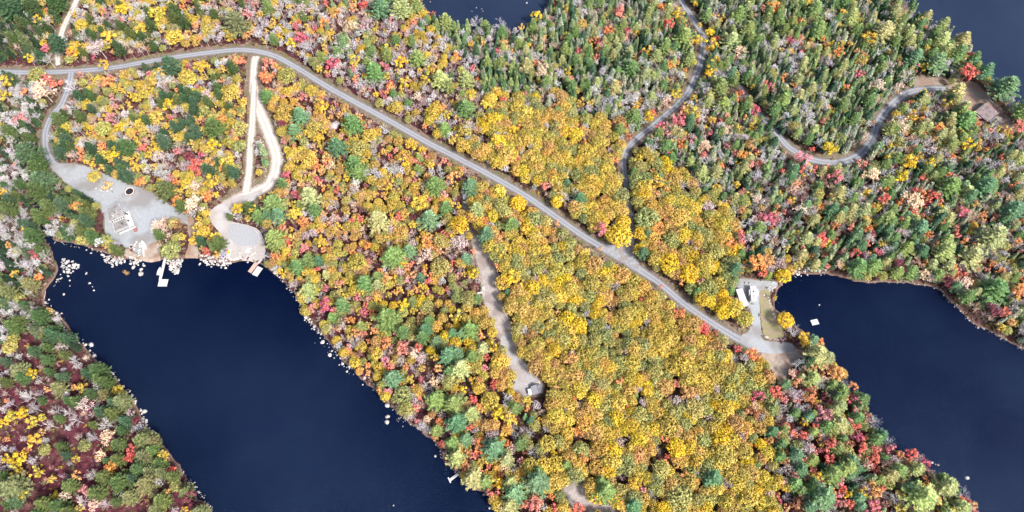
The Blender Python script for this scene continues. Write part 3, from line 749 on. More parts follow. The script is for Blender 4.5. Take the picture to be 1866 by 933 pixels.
# hand-placed crowns: tile origin, zoom, then "x y code radius" in tile pixels
TILES = [
 (0, 0, 3.01, "315 235 b 50;60 40 b 60;130 220 d 35;320 20 n 50;185 30 n 35;155 315 y 28;210 100 y 32;250 335 w 45;245 265 k 25;415 275 y 35;385 285 o 32;285 440 r 58;190 400 v 52;35 440 y 42;20 520 y 40;125 500 o 28;235 500 t 60;265 120 e 40;265 65 o 18;590 200 y 50;770 150 y 42;1018 115 y 28;1290 125 l 68;1265 190 y 35;1135 155 g 45;855 70 y 45;670 40 y 45;540 260 e 60;560 335 y 35;450 210 w 40;820 200 n 20;1360 75 k 30;1360 180 o 25;440 130 g 40;935 25 y 30;945 190 g 55;1090 35 d 25;660 115 k 22;400 480 w 62;400 585 w 50;320 655 n 42;585 440 o 45;820 400 k 25;870 395 y 40;935 360 b 52;1100 360 y 45;1020 420 g 55;1290 340 o 40;1355 340 r 30;1260 500 g 58;1060 500 g 40;925 570 y 48;570 555 v 32;605 640 k 35;565 700 v 50;440 640 n 35;375 705 y 28;490 520 n 30;430 710 w 40;500 780 w 45;625 830 y 38;570 850 y 30;735 890 y 30;700 810 n 48;840 630 g 50;760 670 y 30;660 690 y 35;655 745 w 35;780 810 r 30;1065 560 b 35;1110 600 v 40;1175 700 n 58;1070 720 b 42;1175 790 y 40;1215 650 o 30;1310 700 v 52;1000 740 g 42;1065 905 r 42;1140 890 o 45;1240 890 y 42;900 780 b 42;780 740 v 25;150 840 b 68;110 650 k 40;50 720 n 45;200 920 n 50;150 740 w 40;440 830 o 30;75 905 r 20;1310 800 v 40;1030 850 m 35;830 490 y 25;750 540 y 28;700 480 v 28;1140 520 e 40;980 600 e 40;870 860 e 45;560 800 o 28"),
 (470, 0, 3.01, "375 15 r 20;575 25 r 30;520 40 o 30;670 40 b 58;785 45 l 55;870 30 n 40;855 120 r 25;365 130 o 35;235 200 k 45;183 230 y 32;460 220 d 40;520 145 t 35;635 165 y 22;285 250 w 60;435 290 n 26;525 330 y 45;405 345 k 45;370 295 y 20;600 235 n 25;700 270 y 35;785 335 y 42;875 315 n 48;635 460 w 42;640 400 n 50;730 490 o 42;720 460 r 22;800 445 y 42;920 430 y 38;1000 435 l 50;1095 305 o 28;1085 465 y 22;1015 340 g 30;1140 430 l 48;1205 430 o 12;1350 240 o 34;930 110 n 20;1030 120 n 40;1095 110 n 20;960 80 r 18;1200 110 w 45;1250 140 n 30;1330 110 w 42;1320 280 k 25;1140 590 n 55;1165 510 g 38;1310 500 y 30;1250 570 y 32;1345 545 r 22;970 600 g 58;1040 630 y 30;1165 700 w 45;1255 650 y 35;1025 710 n 35;760 580 g 42;46 522 n 34;155 400 v 58;50 350 r 48;45 425 o 42;250 535 k 28;235 640 b 46;200 715 b 42;520 680 n 52;610 740 g 48;435 810 b 55;355 580 y 35;140 600 g 50;545 800 v 52;640 790 w 38;840 790 y 38;530 905 n 52;800 885 y 36;270 860 g 55;380 870 o 38;410 910 t 32;885 865 n 25;300 700 g 48;1320 770 y 42;1400 710 y 28;1370 870 o 35;1330 650 y 25;290 490 g 38;770 770 g 32;330 760 y 30;690 700 w 25;880 530 t 35;130 680 m 30;120 40 w 45;330 50 w 45;240 60 e 45;470 60 w 35;600 130 e 35;740 150 e 40;830 190 w 40"),
 (930, 0, 3.01, "305 40 y 24;140 80 y 38;610 70 r 42;645 160 k 24;640 200 k 20;690 175 y 22;540 165 o 34;590 190 v 48;375 280 k 28;485 240 k 25;440 250 y 17;840 40 o 35;865 130 r 36;925 65 y 38;770 215 w 35;755 270 y 35;850 255 n 42;665 370 n 44;590 390 n 25;320 385 y 28;180 390 t 44;445 430 w 40;280 520 a 40;160 445 y 15;105 285 w 22;220 280 n 20;870 350 o 30;910 515 y 34;765 650 y 30;800 640 r 25;930 660 k 44;1000 620 y 44;970 580 y 30;1010 535 y 28;1095 520 y 28;1100 240 y 48;1090 180 y 28;1125 330 y 34;1100 390 y 38;1160 90 y 28;1145 220 r 25;1260 280 t 40;1240 400 y 25;1030 215 y 28;955 200 n 48;1305 165 n 44;1250 80 n 44;1080 80 n 33;1210 230 l 44;1235 530 o 26;1240 560 o 22;1270 505 r 18;1340 600 k 35;1330 690 y 33;1000 765 k 32;940 790 o 30;1310 790 a 33;1285 850 o 42;1310 905 k 30;1360 890 r 28;1070 800 t 44;780 810 w 52;710 870 y 33;610 790 a 35;665 750 u 30;385 685 r 18;265 640 a 55;480 595 w 26;575 640 w 35;765 560 w 44;855 560 t 34;820 700 k 33;680 650 n 40;600 715 n 33;520 650 y 18;385 560 y 32;45 870 r 20;70 840 w 32;1400 465 r 25;1155 480 n 42;1170 570 n 42;1015 15 y 18;1040 135 y 15;985 320 n 33;1010 340 y 18;810 380 w 36;1180 720 t 30;1190 800 k 28;1080 880 w 35"),
 (1396, 0, 3.01, "45 35 o 40;170 115 o 42;285 170 n 44;265 60 n 48;140 215 k 33;185 210 r 25;400 285 o 33;565 210 y 44;650 170 l 58;525 320 v 33;665 365 e 40;775 420 w 50;615 475 t 44;725 480 t 33;880 275 y 38;885 350 y 42;820 320 b 44;940 390 b 55;960 230 l 50;980 290 l 44;1085 215 l 44;1050 300 n 48;1130 300 r 25;1120 435 r 58;1210 390 b 42;1125 360 b 33;1050 500 l 48;865 155 r 22;820 190 e 33;1030 400 w 33;30 395 v 38;20 480 k 30;100 425 o 24;95 555 n 42;510 405 k 30;430 410 w 33;345 810 y 40;255 815 r 18;205 870 k 50;235 912 y 28;410 750 v 38;355 615 y 18;285 475 o 18;530 900 r 40;600 905 v 38;790 885 y 44;670 875 y 28;735 695 t 44;955 705 o 38;855 715 o 28;900 890 y 33;1100 660 n 60;1110 780 y 44;1020 800 n 33;925 535 w 33;1230 740 w 58;1320 715 y 32;1310 510 b 70;1390 600 n 55;1400 690 r 44;1000 560 y 38;820 640 y 48;1390 790 w 38;1300 910 o 25;1390 870 l 38;680 800 y 20;860 510 y 30;160 690 v 38;260 720 l 33;210 340 l 28;545 750 t 24;100 840 o 15;870 600 g 30;720 620 g 28;470 100 l 40;50 600 n 35"),
 (0, 310, 3.01, "230 60 b 68;210 120 n 58;345 190 b 44;270 200 n 48;422 198 o 38;500 240 n 46;400 285 v 26;505 365 n 38;655 445 n 32;50 215 n 44;180 265 n 44;180 360 n 48;45 410 o 22;185 470 k 36;210 585 o 26;165 630 l 42;585 85 o 34;510 30 g 40;770 60 o 33;905 110 n 55;975 180 o 34;1080 20 r 28;1160 60 y 45;1130 140 o 35;1070 90 t 35;1060 180 t 55;1005 97 y 15;865 300 t 42;970 295 u 32;1075 330 y 34;1060 382 y 32;1100 390 b 28;1150 310 u 22;1180 370 y 36;1230 400 n 42;1300 205 y 36;1390 220 y 38;930 440 v 60;870 350 n 28;250 460 w 40;20 350 w 30;100 440 w 44;210 800 n 48;80 860 n 48;45 670 l 44;60 920 v 38;290 900 b 36;1255 260 n 18;1130 450 r 24;350 280 m 26;440 330 m 28;330 350 v 30"),
 (470, 310, 3.01, "555 15 n 42;85 185 n 60;110 245 b 44;205 240 y 38;90 370 n 58;285 150 l 55;150 170 y 20;330 50 k 30;355 105 o 18;460 85 v 30;720 75 y 38;695 140 o 25;735 180 g 35;805 190 y 25;885 180 y 52;970 80 n 55;1070 40 o 38;1165 90 b 44;1030 200 n 36;1095 190 y 25;940 270 b 55;1100 295 Y 60;660 280 l 58;780 330 g 50;1200 220 l 48;1255 355 b 48;1390 300 n 42;1245 280 o 30;1180 155 o 14;830 440 b 40;740 470 n 62;925 390 o 42;1000 380 v 48;1105 400 e 48;930 465 t 48;420 190 w 44;340 385 y 38;365 400 y 20;435 450 g 33;540 505 g 58;215 530 n 42;330 495 b 28;325 540 r 20;235 450 k 22;155 390 r 28;600 415 o 28;680 490 o 18;1140 485 b 33;1070 510 r 18;840 510 r 20;1000 520 v 58;700 590 o 38;745 620 y 20;585 625 n 48;655 630 l 33;545 695 k 30;275 665 l 46;460 740 n 44;380 740 k 52;300 755 k 28;375 575 l 24;510 620 y 28;710 820 n 70;640 880 o 30;570 860 n 33;510 820 o 33;765 885 k 26;890 830 o 28;920 740 v 44;1150 700 v 52;800 740 y 38;855 770 y 25;620 740 v 33;410 810 n 28;1180 570 y 33;895 590 b 26;780 560 e 28;700 550 w 30;700 900 y 28;1090 800 y 44;1160 880 n 52;920 880 b 42;1240 830 g 42;1070 895 b 33;1340 450 y 44;1390 580 y 50;1370 670 b 18;100 470 o 33;250 280 o 38;400 330 g 40;860 260 m 28;420 270 e 40;530 110 e 35"),
 (930, 310, 3.01, "190 85 r 28;135 95 w 24;300 150 w 40;380 160 b 38;520 150 r 18;490 325 k 46;600 345 Y 78;575 295 w 20;610 130 v 55;65 285 o 20;70 330 y 33;20 300 b 30;130 260 v 58;260 290 o 18;490 430 o 16;755 250 v 72;720 340 Y 44;710 430 Y 40;810 310 o 48;830 350 r 20;890 370 v 58;940 250 a 68;985 300 v 40;870 500 Y 66;980 560 Y 62;1080 350 v 44;1130 440 v 55;1070 500 g 58;1050 455 k 18;1040 610 k 28;1085 650 v 68;1265 340 o 26;1270 375 k 38;1210 400 o 42;1390 260 k 34;1190 165 r 22;1120 225 r 12;1355 155 t 38;955 80 w 44;1030 90 w 28;1090 200 e 44;1360 510 o 58;1385 565 r 34;1165 500 r 18;1225 500 v 48;1240 790 y 32;1290 810 g 52;1200 710 k 20;1240 720 w 34;830 610 r 14;800 60 y 52;165 470 w 22;440 480 w 20;190 560 e 28;570 545 Y 44;215 690 v 58;315 725 r 16;715 715 r 18;650 660 g 48;435 690 v 42;820 690 v 44;930 790 o 38;950 850 g 48;660 845 Y 38;430 840 w 24;70 760 g 52;340 890 y 44;175 885 y 20;55 620 y 33;1060 870 r 42;1120 900 u 30;1230 670 n 20"),
 (1396, 310, 3.01, "375 35 k 48;440 40 w 44;585 30 t 48;640 55 y 25;550 120 y 35;650 155 r 35;810 170 t 60;920 150 r 42;960 200 y 24;1010 90 n 58;1100 120 l 44;1210 90 b 60;1350 90 o 34;1360 220 b 58;1090 230 k 38;1045 320 r 26;1045 355 r 26;1105 350 y 28;1140 300 g 28;1240 370 l 72;980 450 l 55;1030 540 o 34;1390 390 o 28;870 570 t 38;730 530 m 48;790 560 n 38;770 430 n 42;655 510 l 32;510 530 n 52;590 530 n 44;490 455 r 28;615 450 k 28;550 480 e 34;300 385 r 46;245 470 o 24;175 375 t 28;30 265 k 42;10 500 o 42;95 580 Y 48;95 820 Y 52;155 100 t 34;75 120 y 18;190 220 t 38;285 125 v 38;560 315 o 28;590 345 k 18;730 340 e 38;850 310 b 48;1130 480 l 58;1210 450 w 44;1245 440 r 24;1260 650 n 68;1110 690 n 38;1310 780 r 36;1350 830 o 30;1250 770 m 46;1390 660 o 44;1380 700 y 25;1290 860 y 28;1000 620 m 40;1090 620 t 42;150 890 w 42;215 915 y 38;20 590 n 22;80 510 e 44;850 250 r 18;900 240 w 28;1150 190 y 28;720 200 y 22;745 30 y 48;850 40 r 24;30 720 y 14;240 165 w 30;160 490 w 28"),
 (0, 620, 2.98, "25 115 b 26;100 160 l 46;175 180 y 32;120 200 n 38;330 200 b 33;260 265 o 20;320 260 l 42;400 255 o 20;440 255 y 36;535 255 w 34;400 105 w 34;255 105 n 34;215 225 w 26;150 300 w 44;210 290 w 28;60 345 w 30;665 335 l 48;180 365 w 48;300 385 w 36;370 390 w 34;460 350 e 44;530 365 w 34;575 450 w 54;410 430 w 42;60 410 y 36;125 395 y 34;175 445 y 34;230 420 y 24;15 450 y 30;275 460 w 34;505 460 n 24;320 425 n 24;680 440 b 38;590 520 t 44;510 530 w 34;455 565 v 40;330 575 n 30;180 545 y 46;235 590 v 36;550 620 t 36;35 645 y 34;100 640 y 44;80 700 y 40;195 712 y 40;715 600 r 36;710 640 r 34;645 565 n 40;780 540 l 58;640 650 n 38;600 690 o 38;650 770 n 60;560 740 n 44;420 735 o 30;500 730 w 42;460 810 k 34;895 625 y 32;960 690 r 26;870 670 n 38;950 785 v 38;905 830 o 28;760 700 n 48;790 780 l 58;700 850 l 44;880 870 n 48;530 830 n 48;70 800 l 72;120 830 y 34;300 845 y 26;355 850 t 34;430 910 y 28;450 870 w 44;515 890 t 38;575 890 w 34;320 900 n 48;240 890 n 44;380 790 n 42;1030 860 m 48;1125 900 l 44;150 30 y 14;45 30 v 44;350 80 n 28;560 150 n 48;545 210 n 38;850 920 l 38;830 600 n 44;940 740 n 34;350 740 w 20;380 670 w 18;940 610 k 14;90 880 b 34;1000 920 y 24;600 390 n 24;705 400 e 24;760 430 m 30"),
 (470, 620, 2.98, "690 15 o 44;785 50 r 44;850 75 t 34;520 20 w 44;690 120 k 36;715 150 r 28;690 80 w 34;730 210 b 52;780 290 v 58;825 210 y 32;870 270 a 42;890 215 k 24;940 260 w 28;970 320 n 58;1070 340 n 58;1100 150 l 54;1035 80 b 52;1030 220 v 44;1110 265 y 28;1160 215 y 28;1165 320 r 30;1240 90 r 24;1235 150 k 24;1180 140 g 48;1280 30 y 38;1220 45 l 36;1320 110 g 58;1340 170 a 44;1280 225 r 22;1280 250 r 20;855 365 r 28;870 435 k 24;920 430 t 28;990 440 o 28;1000 405 e 28;970 490 n 34;1080 450 b 60;1160 400 l 44;1150 470 r 26;1260 330 g 58;1240 460 a 40;1300 400 y 42;1205 555 o 36;1200 590 o 34;1130 540 b 36;1280 590 b 62;1055 560 n 42;995 560 r 24;1080 640 l 48;1180 625 r 26;1172 752 l 58;1300 770 y 42;1235 770 n 40;1350 650 l 42;1370 780 l 44;1390 480 w 34;1360 560 o 24;610 85 v 22;800 370 v 52;1370 430 y 38;1370 900 l 44;1040 410 o 14;960 90 y 28;900 80 w 28;1110 605 o 14"),
 (930, 620, 2.98, "520 20 y 20;340 100 o 48;90 330 y 30;95 380 o 20;155 430 y 18;30 370 n 34;235 130 a 44;940 130 g 72;1235 45 r 24;1270 100 e 34;1320 70 o 42;1240 160 v 44;1300 220 v 44;900 240 r 24;960 280 o 48;860 320 r 16;900 330 e 34;680 300 n 18;685 330 r 12;1000 370 v 66;1340 310 k 42;1330 390 u 44;1080 420 e 28;360 495 o 28;375 555 o 18;440 565 y 18;400 640 o 34;480 690 a 58;305 680 n 30;350 730 v 58;150 770 b 72;130 890 r 54;220 845 o 24;245 915 r 34;395 905 r 42;450 870 y 42;495 630 b 20;780 645 y 12;855 630 r 18;680 770 y 36;715 810 k 26;1015 760 o 24;1105 750 b 58;1185 780 e 40;920 850 v 78;560 600 Y 58;820 700 v 58;1160 630 g 76;1300 570 o 24;1340 680 n 22;1300 640 k 12;800 600 w 28;30 520 w 30;30 700 w 34;75 612 r 12;160 550 y 18;110 690 g 58;100 565 v 34;660 460 Y 50;860 460 g 74;740 520 a 40;25 830 b 58;670 900 b 48;520 820 n 58;780 890 g 34;1250 890 y 42;235 615 y 20;300 380 e 26;200 480 w 30;650 690 v 54;490 770 n 34;450 240 w 22"),
 (1396, 620, 2.98, "280 80 l 62;215 15 y 34;180 130 w 42;190 200 l 28;60 280 r 46;25 335 y 24;380 180 o 48;290 235 w 44;430 240 w 34;480 330 k 36;585 445 w 48;310 400 k 56;400 450 l 52;500 420 n 36;150 300 e 34;210 510 r 30;260 500 n 28;315 530 w 38;355 580 r 48;375 530 y 16;350 650 r 38;510 530 k 30;540 530 o 20;525 590 r 34;590 595 r 30;600 540 n 38;440 610 v 52;230 590 e 44;100 605 o 34;105 650 o 32;165 580 v 42;100 540 v 38;15 545 o 28;580 650 r 38;600 700 r 30;640 640 n 26;670 550 w 38;790 615 r 36;770 650 o 24;865 670 k 38;690 650 e 34;720 710 n 48;820 700 l 38;865 745 o 18;990 790 l 60;850 850 l 78;930 870 o 34;1060 910 l 48;1085 870 r 24;700 860 w 42;540 835 y 42;500 830 v 28;600 820 o 40;575 780 o 28;445 840 y 28;280 740 y 28;315 775 o 16;310 850 b 68;670 780 v 38;520 900 b 28;600 900 k 44;180 890 u 56;70 760 g 44;440 690 n 52;370 730 n 52;250 650 n 34;460 890 r 28;500 760 w 34;70 410 e 22;230 420 b 28;160 780 n 44;20 880 g 48;110 800 y 28;620 760 n 30"),
]
BLOCK = []      # (x, y, radius) of built things that no trunk may stand in

def clear_of(x, y, m=0.0):
    if sd_at(x, y) > -.9: return False
    for line, kp in ROADLINES:
        for i in range(len(line) - 1):
            ax, ay = line[i]
            if abs(ax - x) > kp + 6 or abs(ay - y) > kp + 6: continue
            bx, by = line[i+1]; ex, ey = bx-ax, by-ay
            t = max(0, min(1, ((x-ax)*ex + (y-ay)*ey) / (ex*ex+ey*ey+1e-9)))
            if math.hypot(x-ax-t*ex, y-ay-t*ey) < kp + m: return False
    for lp in AREAS:
        if in_poly(x, y, lp): return False
    for bx, by, br in BLOCK:
        if math.hypot(x-bx, y-by) < br: return False
    return True

# ------------------------------------------------------------------ planting
for px, py, rp in ((215,400,11),(1803,205,8),(978,712,6),(156,20,3),(487,464,3.5),(1351,541,6),(1372,536,6),(847,362,3.5),(801,412,3),(237,350,3),(612,230,3),(880,527,3),(1363,520,5)):
    q = P(px, py); BLOCK.append((q.x, q.y, rp))

TREES = []   # dict(code, kind, x, y, s, sz, r, hand, px, py)
GRID = {}
def gadd(t):
    GRID.setdefault((int(t['x'] // 6), int(t['y'] // 6)), []).append(t)
def near(x, y, d, f):
    i, j = int(x // 6), int(y // 6)
    for a in (-1, 0, 1):
        for b in (-1, 0, 1):
            for t in GRID.get((i + a, j + b), ()):
                if math.hypot(t['x'] - x, t['y'] - y) < max(d, f * t['r']): return True
    return False

for ox, oy, zm, txt in TILES:
    for it in txt.split(';'):
        a = it.split()
        px = ox + float(a[0]) / zm; py = oy + float(a[1]) / zm; code = a[2]; rp = float(a[3]) / zm
        kind = CODE[code][0]; crowns, trunks, R0, cz = ARCH[kind]
        v = P(px, py, LAND + cz * .8); r = rp * mpp(v); s = r / R0
        sz = s ** .55
        v = P(px, py, LAND + cz * sz)
        x, y = v.x, v.y
        if not clear_of(x, y, -1.2) and min(math.hypot(px - a_, py - b_) for a_, b_ in ((194, 338), (169, 320), (184, 331), (432, 378), (461, 383))) > 7:
            for k in range(1, 60):
                rr = .35 * k / 2; an = k * 2.4
                if clear_of(x + rr * math.cos(an), y + rr * math.sin(an), -1.2):
                    x += rr * math.cos(an); y += rr * math.sin(an); break
        t = dict(code=code, kind=kind, x=x, y=y, s=s, sz=sz * rnd.uniform(.92, 1.1), r=r, hand=True)
        TREES.append(t); gadd(t)

def pick(d, x=0, y=0):
    d = {k: w_ * math.exp(2.6 * mnoise.noise(Vector((x * .035, y * .035, ord(k) * 1.7)))) for k, w_ in d.items()}
    tot = sum(d.values()); u = rnd.random() * tot
    for k, w_ in d.items():
        u -= w_
        if u <= 0: return k
    return k
sc0 = 2.2
cells = []
y = 5.0
while y < 400:
    x = -400.0
    while x < 400:
        cells.append((x, y)); x += sc0
    y += sc0
rnd.shuffle(cells)
for cx, cy in cells:
    x = cx + rnd.uniform(0, sc0); y = cy + rnd.uniform(0, sc0)
    px, py = proj((x, y, LAND + 4))
    if not (-70 < px < 1936 and -60 < py < 1010): continue
    gpx, gpy = proj((x, y, LAND))
    if in_poly(gpx, gpy, [(1384,508),(1412,512),(1450,545),(1500,560),(1500,622),(1440,632),(1384,622)]): continue
    reg = region(gpx, gpy); mix, sp, gap = MIX[reg]
    if mnoise.noise(Vector((x * .045, y * .045, 9))) * .5 + .5 < gap * 1.15 + .12: 
        if rnd.random() < .8: continue
    code = pick(mix, x, y); kind, cols, word, r = CODE[code]
    r *= rnd.uniform(.72, 1.22) if kind != 'spruce' else rnd.choice((.75, .9, 1.0, 1.15, 1.35, 1.7))
    if reg in ('oak', 'oak2', 'oak3') and kind == 'oak': r *= 1.08
    elif kind == 'oak': r *= .78
    d = max(sp * .62, (r * .62 if kind != 'spruce' else r * .9)) 
    if near(x, y, d * 1.12 if kind == 'oak' else d * 1.12, (.56 if kind == 'oak' else .66) if reg not in ('spruce1', 'spruce2', 'mixeast') else .58): continue
    if not clear_of(x, y, r * .25): continue
    qv = P(*proj((x, y, LAND + ARCH[kind][3]))); hv = Vector((x, y)).lerp(Vector((qv.x, qv.y)), .75)
    if sd_at(hv.x, hv.y) < -1 and not clear_of(hv.x, hv.y, r * .45): continue
    R0 = ARCH[kind][2]; s = r / R0
    if reg == 'scrub': s *= .8; r *= .8
    t = dict(code=code, kind=kind, x=x, y=y, s=s, sz=s ** .6 * rnd.uniform(.85, 1.15), r=r, hand=False)
    TREES.append(t); gadd(t)

for t in TREES:
    crowns, trunks, R0, cz = ARCH[t['kind']]
    nc = len(crowns)
    t['var'] = rnd.randrange(nc)
    if t['kind'] == 'bare': t['var'] = rnd.randrange(2) if t['code'] == 'w' else (2 + (t['code'] == 't') if rnd.random() < .7 else rnd.randrange(2, 4))
    c = rnd.choice(CODE[t['code']][1]); j = rnd.uniform(.88, 1.12)
    if not t['hand'] and t['kind'] in ('maple', 'birch'):
        q = rnd.uniform(0, .32); c = tuple(a * (1 - q) + b * q for a, b in zip(c, (.56, .42, .30)))
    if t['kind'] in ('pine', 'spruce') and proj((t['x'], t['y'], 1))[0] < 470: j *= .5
    if t['kind'] == 'pine' and not t['hand']: j *= .85
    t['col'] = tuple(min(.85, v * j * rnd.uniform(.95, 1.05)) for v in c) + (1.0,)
    t['rz'] = rnd.random() * 6.283
    t['px'], t['py'] = proj((t['x'], t['y'], LAND + cz * t['sz']))
    t['app'] = t['r'] / mpp((t['x'], t['y'], LAND + cz)) * (1 if t['kind'] != 'spruce' else 1)
    t['in'] = 0 < t['px'] < 1866 and 0 < t['py'] < 933

# ------------------------------------------------------------------ naming places for labels
PLACES = [('the timber cottage on the west yard',215,400),('the round trampoline',237,350),('the T-shaped white dock',296,495),('the two-part dock',468,488),('the fork of the sand drive',463,110),
 ('the big bend of the main road',470,92),('the junction with the north road',1135,462),('the parked white trailer',1351,541),('the camper with slide-outs',1372,536),('the square swim raft',1485,587),
 ('the small cabin on the strip clearing',978,712),('the white pickup in the woods',847,362),('the brown-roofed cabin',1803,205),('the east road hairpin',1500,292),('the upper east road curve',1625,195),
 ('the north pond shore',870,55),('the northeast lake shore',1740,90),('the west drive loop',85,250),('the pale northwest track',120,45),('the lone grey boulder in the wood',612,230),
 ('the short white dock',828,868),('the south clearing',1060,895),('the stone-edged lawn',1402,575),('the southeast lake shore',1640,820),('the rocky southwest shore',240,740),
 ('the maroon scrub flat',80,730),('the top of the strip clearing',856,415),('the north road S-bend',1245,180),('the north road top end',1250,20),('the straight stretch of main road',760,250),
 ('the west end of the main road',30,132),('the northeast cove shore',1600,505),('the bay of boulders',125,490),('the long sand drive',500,280),('the pond end of the spruce wood',1010,60),
 ('the middle of the oak wood',1180,680),('the lower oak wood edge',1180,880),('the west lake east shore',620,640),('the lake point by the pines',820,830),('the far right shore bend',1790,590),
 ('the heart of the spruce wood',1100,130),('the dense northeast spruce wood',1440,110),('the stretch of road above the oaks',960,350),('the mixed slope right of centre',1560,400),('the far right pine slope',1780,330),
 ('the white pebble spit',330,485),('the upper left corner',40,40),('the mixed wood in the middle',680,430),('the wooded triangle inside the west loop',260,220),('the scrubby top edge',330,40),('the lower left corner',60,900),('the bottom right shore',1720,900),('the oak wood beside the strip clearing',1020,560),('the main road end',1340,640)]
def where(px, py):
    best = min(PLACES, key=lambda p: (p[1]-px)**2 + ((p[2]-py)*1.1)**2)
    dx, dy = px - best[1], py - best[2]; d = math.hypot(dx, dy)
    if d < 14: side = 'at'
    elif abs(dx) > 2.2 * abs(dy): side = 'right of' if dx > 0 else 'left of'
    elif abs(dy) > 2.2 * abs(dx): side = 'below' if dy > 0 else 'above'
    else: side = ('lower ' if dy > 0 else 'upper ') + ('right of' if dx > 0 else 'left of')
    if side != 'at': side = ('close ' if d < 38 else '' if d < 75 else 'well ') + side
    return side + ' ' + best[0]

def sizeword(t):
    r = t['r'] / CODE[t['code']][3]
    return 'broad' if r > 1.3 else 'medium' if r > .9 else 'small'

def dedupe(items, key='label', maxw=16):
    """items share a first label: tell them apart by place within the little group"""
    by = {}
    for it in items: by.setdefault(it[key], []).append(it)
    for lb, g in list(by.items()):
        if len(g) > 8:
            g.sort(key=lambda t: t['py']); h = (len(g) + 7) // 8; nm = ['upper row', 'lower row'] if h <= 2 else ['top row', 'second row', 'third row', 'fourth row', 'fifth row', 'sixth row', 'seventh row', 'bottom row']
            for i, t in enumerate(g): t[key] = lb + ', ' + nm[min(i * h // len(g), len(nm) - 1)]
    by = {}
    for it in items: by.setdefault(it[key], []).append(it)
    for lb, g in by.items():
        if len(g) < 2: continue
        if len(g) == 2:
            g.sort(key=lambda t: t['px'])
            if abs(g[0]['px'] - g[1]['px']) > 5: g[0][key] = lb + ', left one'; g[1][key] = lb + ', right one'
            else:
                g.sort(key=lambda t: t['py']); g[0][key] = lb + ', upper one'; g[1][key] = lb + ', lower one'
        else:
            od = ['leftmost', 'second from left', 'third from left', 'fourth from left', 'fifth from left', 'sixth from left', 'seventh from left', 'eighth from left']
            g.sort(key=lambda t: t['px'])
            for k, t in enumerate(g):
                if k < len(od) and k < len(g) - 1: t[key] = lb + ', ' + od[k]
                elif k == len(g) - 1: t[key] = lb + ', rightmost'
    for it in items:
        w_ = it[key].split()
        it[key] = ' '.join(w_[:maxw])

KINDS = ['oak', 'birch', 'maple', 'pine', 'spruce', 'bare']
LIM = 300
GROUPS = {'oak': 'oaks of the autumn wood', 'birch': 'yellow birches of the autumn wood', 'maple': 'red and orange maples of the wood', 'pine': 'pines standing in the wood', 'spruce': 'spruces of the conifer wood', 'bare': 'leafless and half-bare trees of the wood'}
NAMES = {k: k + '_tree' for k in KINDS}
def plant(t):
    kind = t['kind']; crowns, trunks, R0, cz = ARCH[kind]
    e = empty(NAMES[kind], (t['x'], t['y'], gz(t['x'], t['y']) - .05), t['rz'])
    e.scale = (t['s'], t['s'], t['sz'])
    tag(e, t['label'], 'tree', GROUPS[kind])
    c = mobj('crown', crowns[t['var']], e); c.color = t['col']
    mobj('trunk', trunks[t['var'] % len(trunks)], e)

# ---- stuff: instances of the same crowns and trunks through geometry nodes
def scatter_object(name, pts, protos, label, cat, group=None):
    """pts: (x, y, z, rz, sx, sz, colour, variant); protos: list of lists of meshes"""
    me = bpy.data.meshes.new(name); me.from_pydata([(p[0], p[1], p[2]) for p in pts], [], [])
    n = len(pts)
    def fa(nm, ty, vals, kk):
        a = me.attributes.new(nm, ty, 'POINT'); a.data.foreach_set(kk, np.array(vals, dtype=np.int32 if ty == 'INT' else np.float32).ravel())
    fa('rot', 'FLOAT_VECTOR', [(0, 0, p[3]) for p in pts], 'vector')
    fa('scl', 'FLOAT_VECTOR', [(p[4], p[4], p[5]) for p in pts], 'vector')
    fa('tint', 'FLOAT_COLOR', [p[6] for p in pts], 'color')
    fa('variant', 'INT', [p[7] for p in pts], 'value')
    o = mobj(name, me)
    ng = bpy.data.node_groups.new(name + '_nodes', 'GeometryNodeTree')
    ng.interface.new_socket('Geometry', in_out='INPUT', socket_type='NodeSocketGeometry')
    ng.interface.new_socket('Geometry', in_out='OUTPUT', socket_type='NodeSocketGeometry')
    gi = ng.nodes.new('NodeGroupInput'); go = ng.nodes.new('NodeGroupOutput')
    jn = ng.nodes.new('GeometryNodeJoinGeometry')
    for k, obs in enumerate(protos):
        j2 = ng.nodes.new('GeometryNodeJoinGeometry')
        for ob in obs:
            oi = ng.nodes.new('GeometryNodeObjectInfo'); oi.transform_space = 'ORIGINAL'; oi.inputs['Object'].default_value = ob
            ng.links.new(oi.outputs['Geometry'], j2.inputs[0])
        g2 = ng.nodes.new('GeometryNodeGeometryToInstance'); ng.links.new(j2.outputs[0], g2.inputs[0])
        ng.links.new(g2.outputs[0], jn.inputs[0])
    iop = ng.nodes.new('GeometryNodeInstanceOnPoints'); iop.inputs['Pick Instance'].default_value = True
    ng.links.new(gi.outputs[0], iop.inputs['Points']); ng.links.new(jn.outputs[0], iop.inputs['Instance'])
    def na(nm, dt):
        a = ng.nodes.new('GeometryNodeInputNamedAttribute'); a.data_type = dt; a.inputs['Name'].default_value = nm
        return a.outputs['Attribute']
    ng.links.new(na('variant', 'INT'), iop.inputs['Instance Index'])
    ng.links.new(na('rot', 'FLOAT_VECTOR'), iop.inputs['Rotation'])
    ng.links.new(na('scl', 'FLOAT_VECTOR'), iop.inputs['Scale'])
    st = ng.nodes.new('GeometryNodeStoreNamedAttribute'); st.data_type = 'FLOAT_COLOR'; st.domain = 'INSTANCE'; st.inputs['Name'].default_value = 'color'
    ng.links.new(iop.outputs[0], st.inputs['Geometry']); ng.links.new(na('tint', 'FLOAT_COLOR'), st.inputs['Value'])
    ng.links.new(st.outputs[0], go.inputs[0])
    md = o.modifiers.new('scatter', 'NODES'); md.node_group = ng
    tag(o, label, cat, group, kind='stuff')
    return o

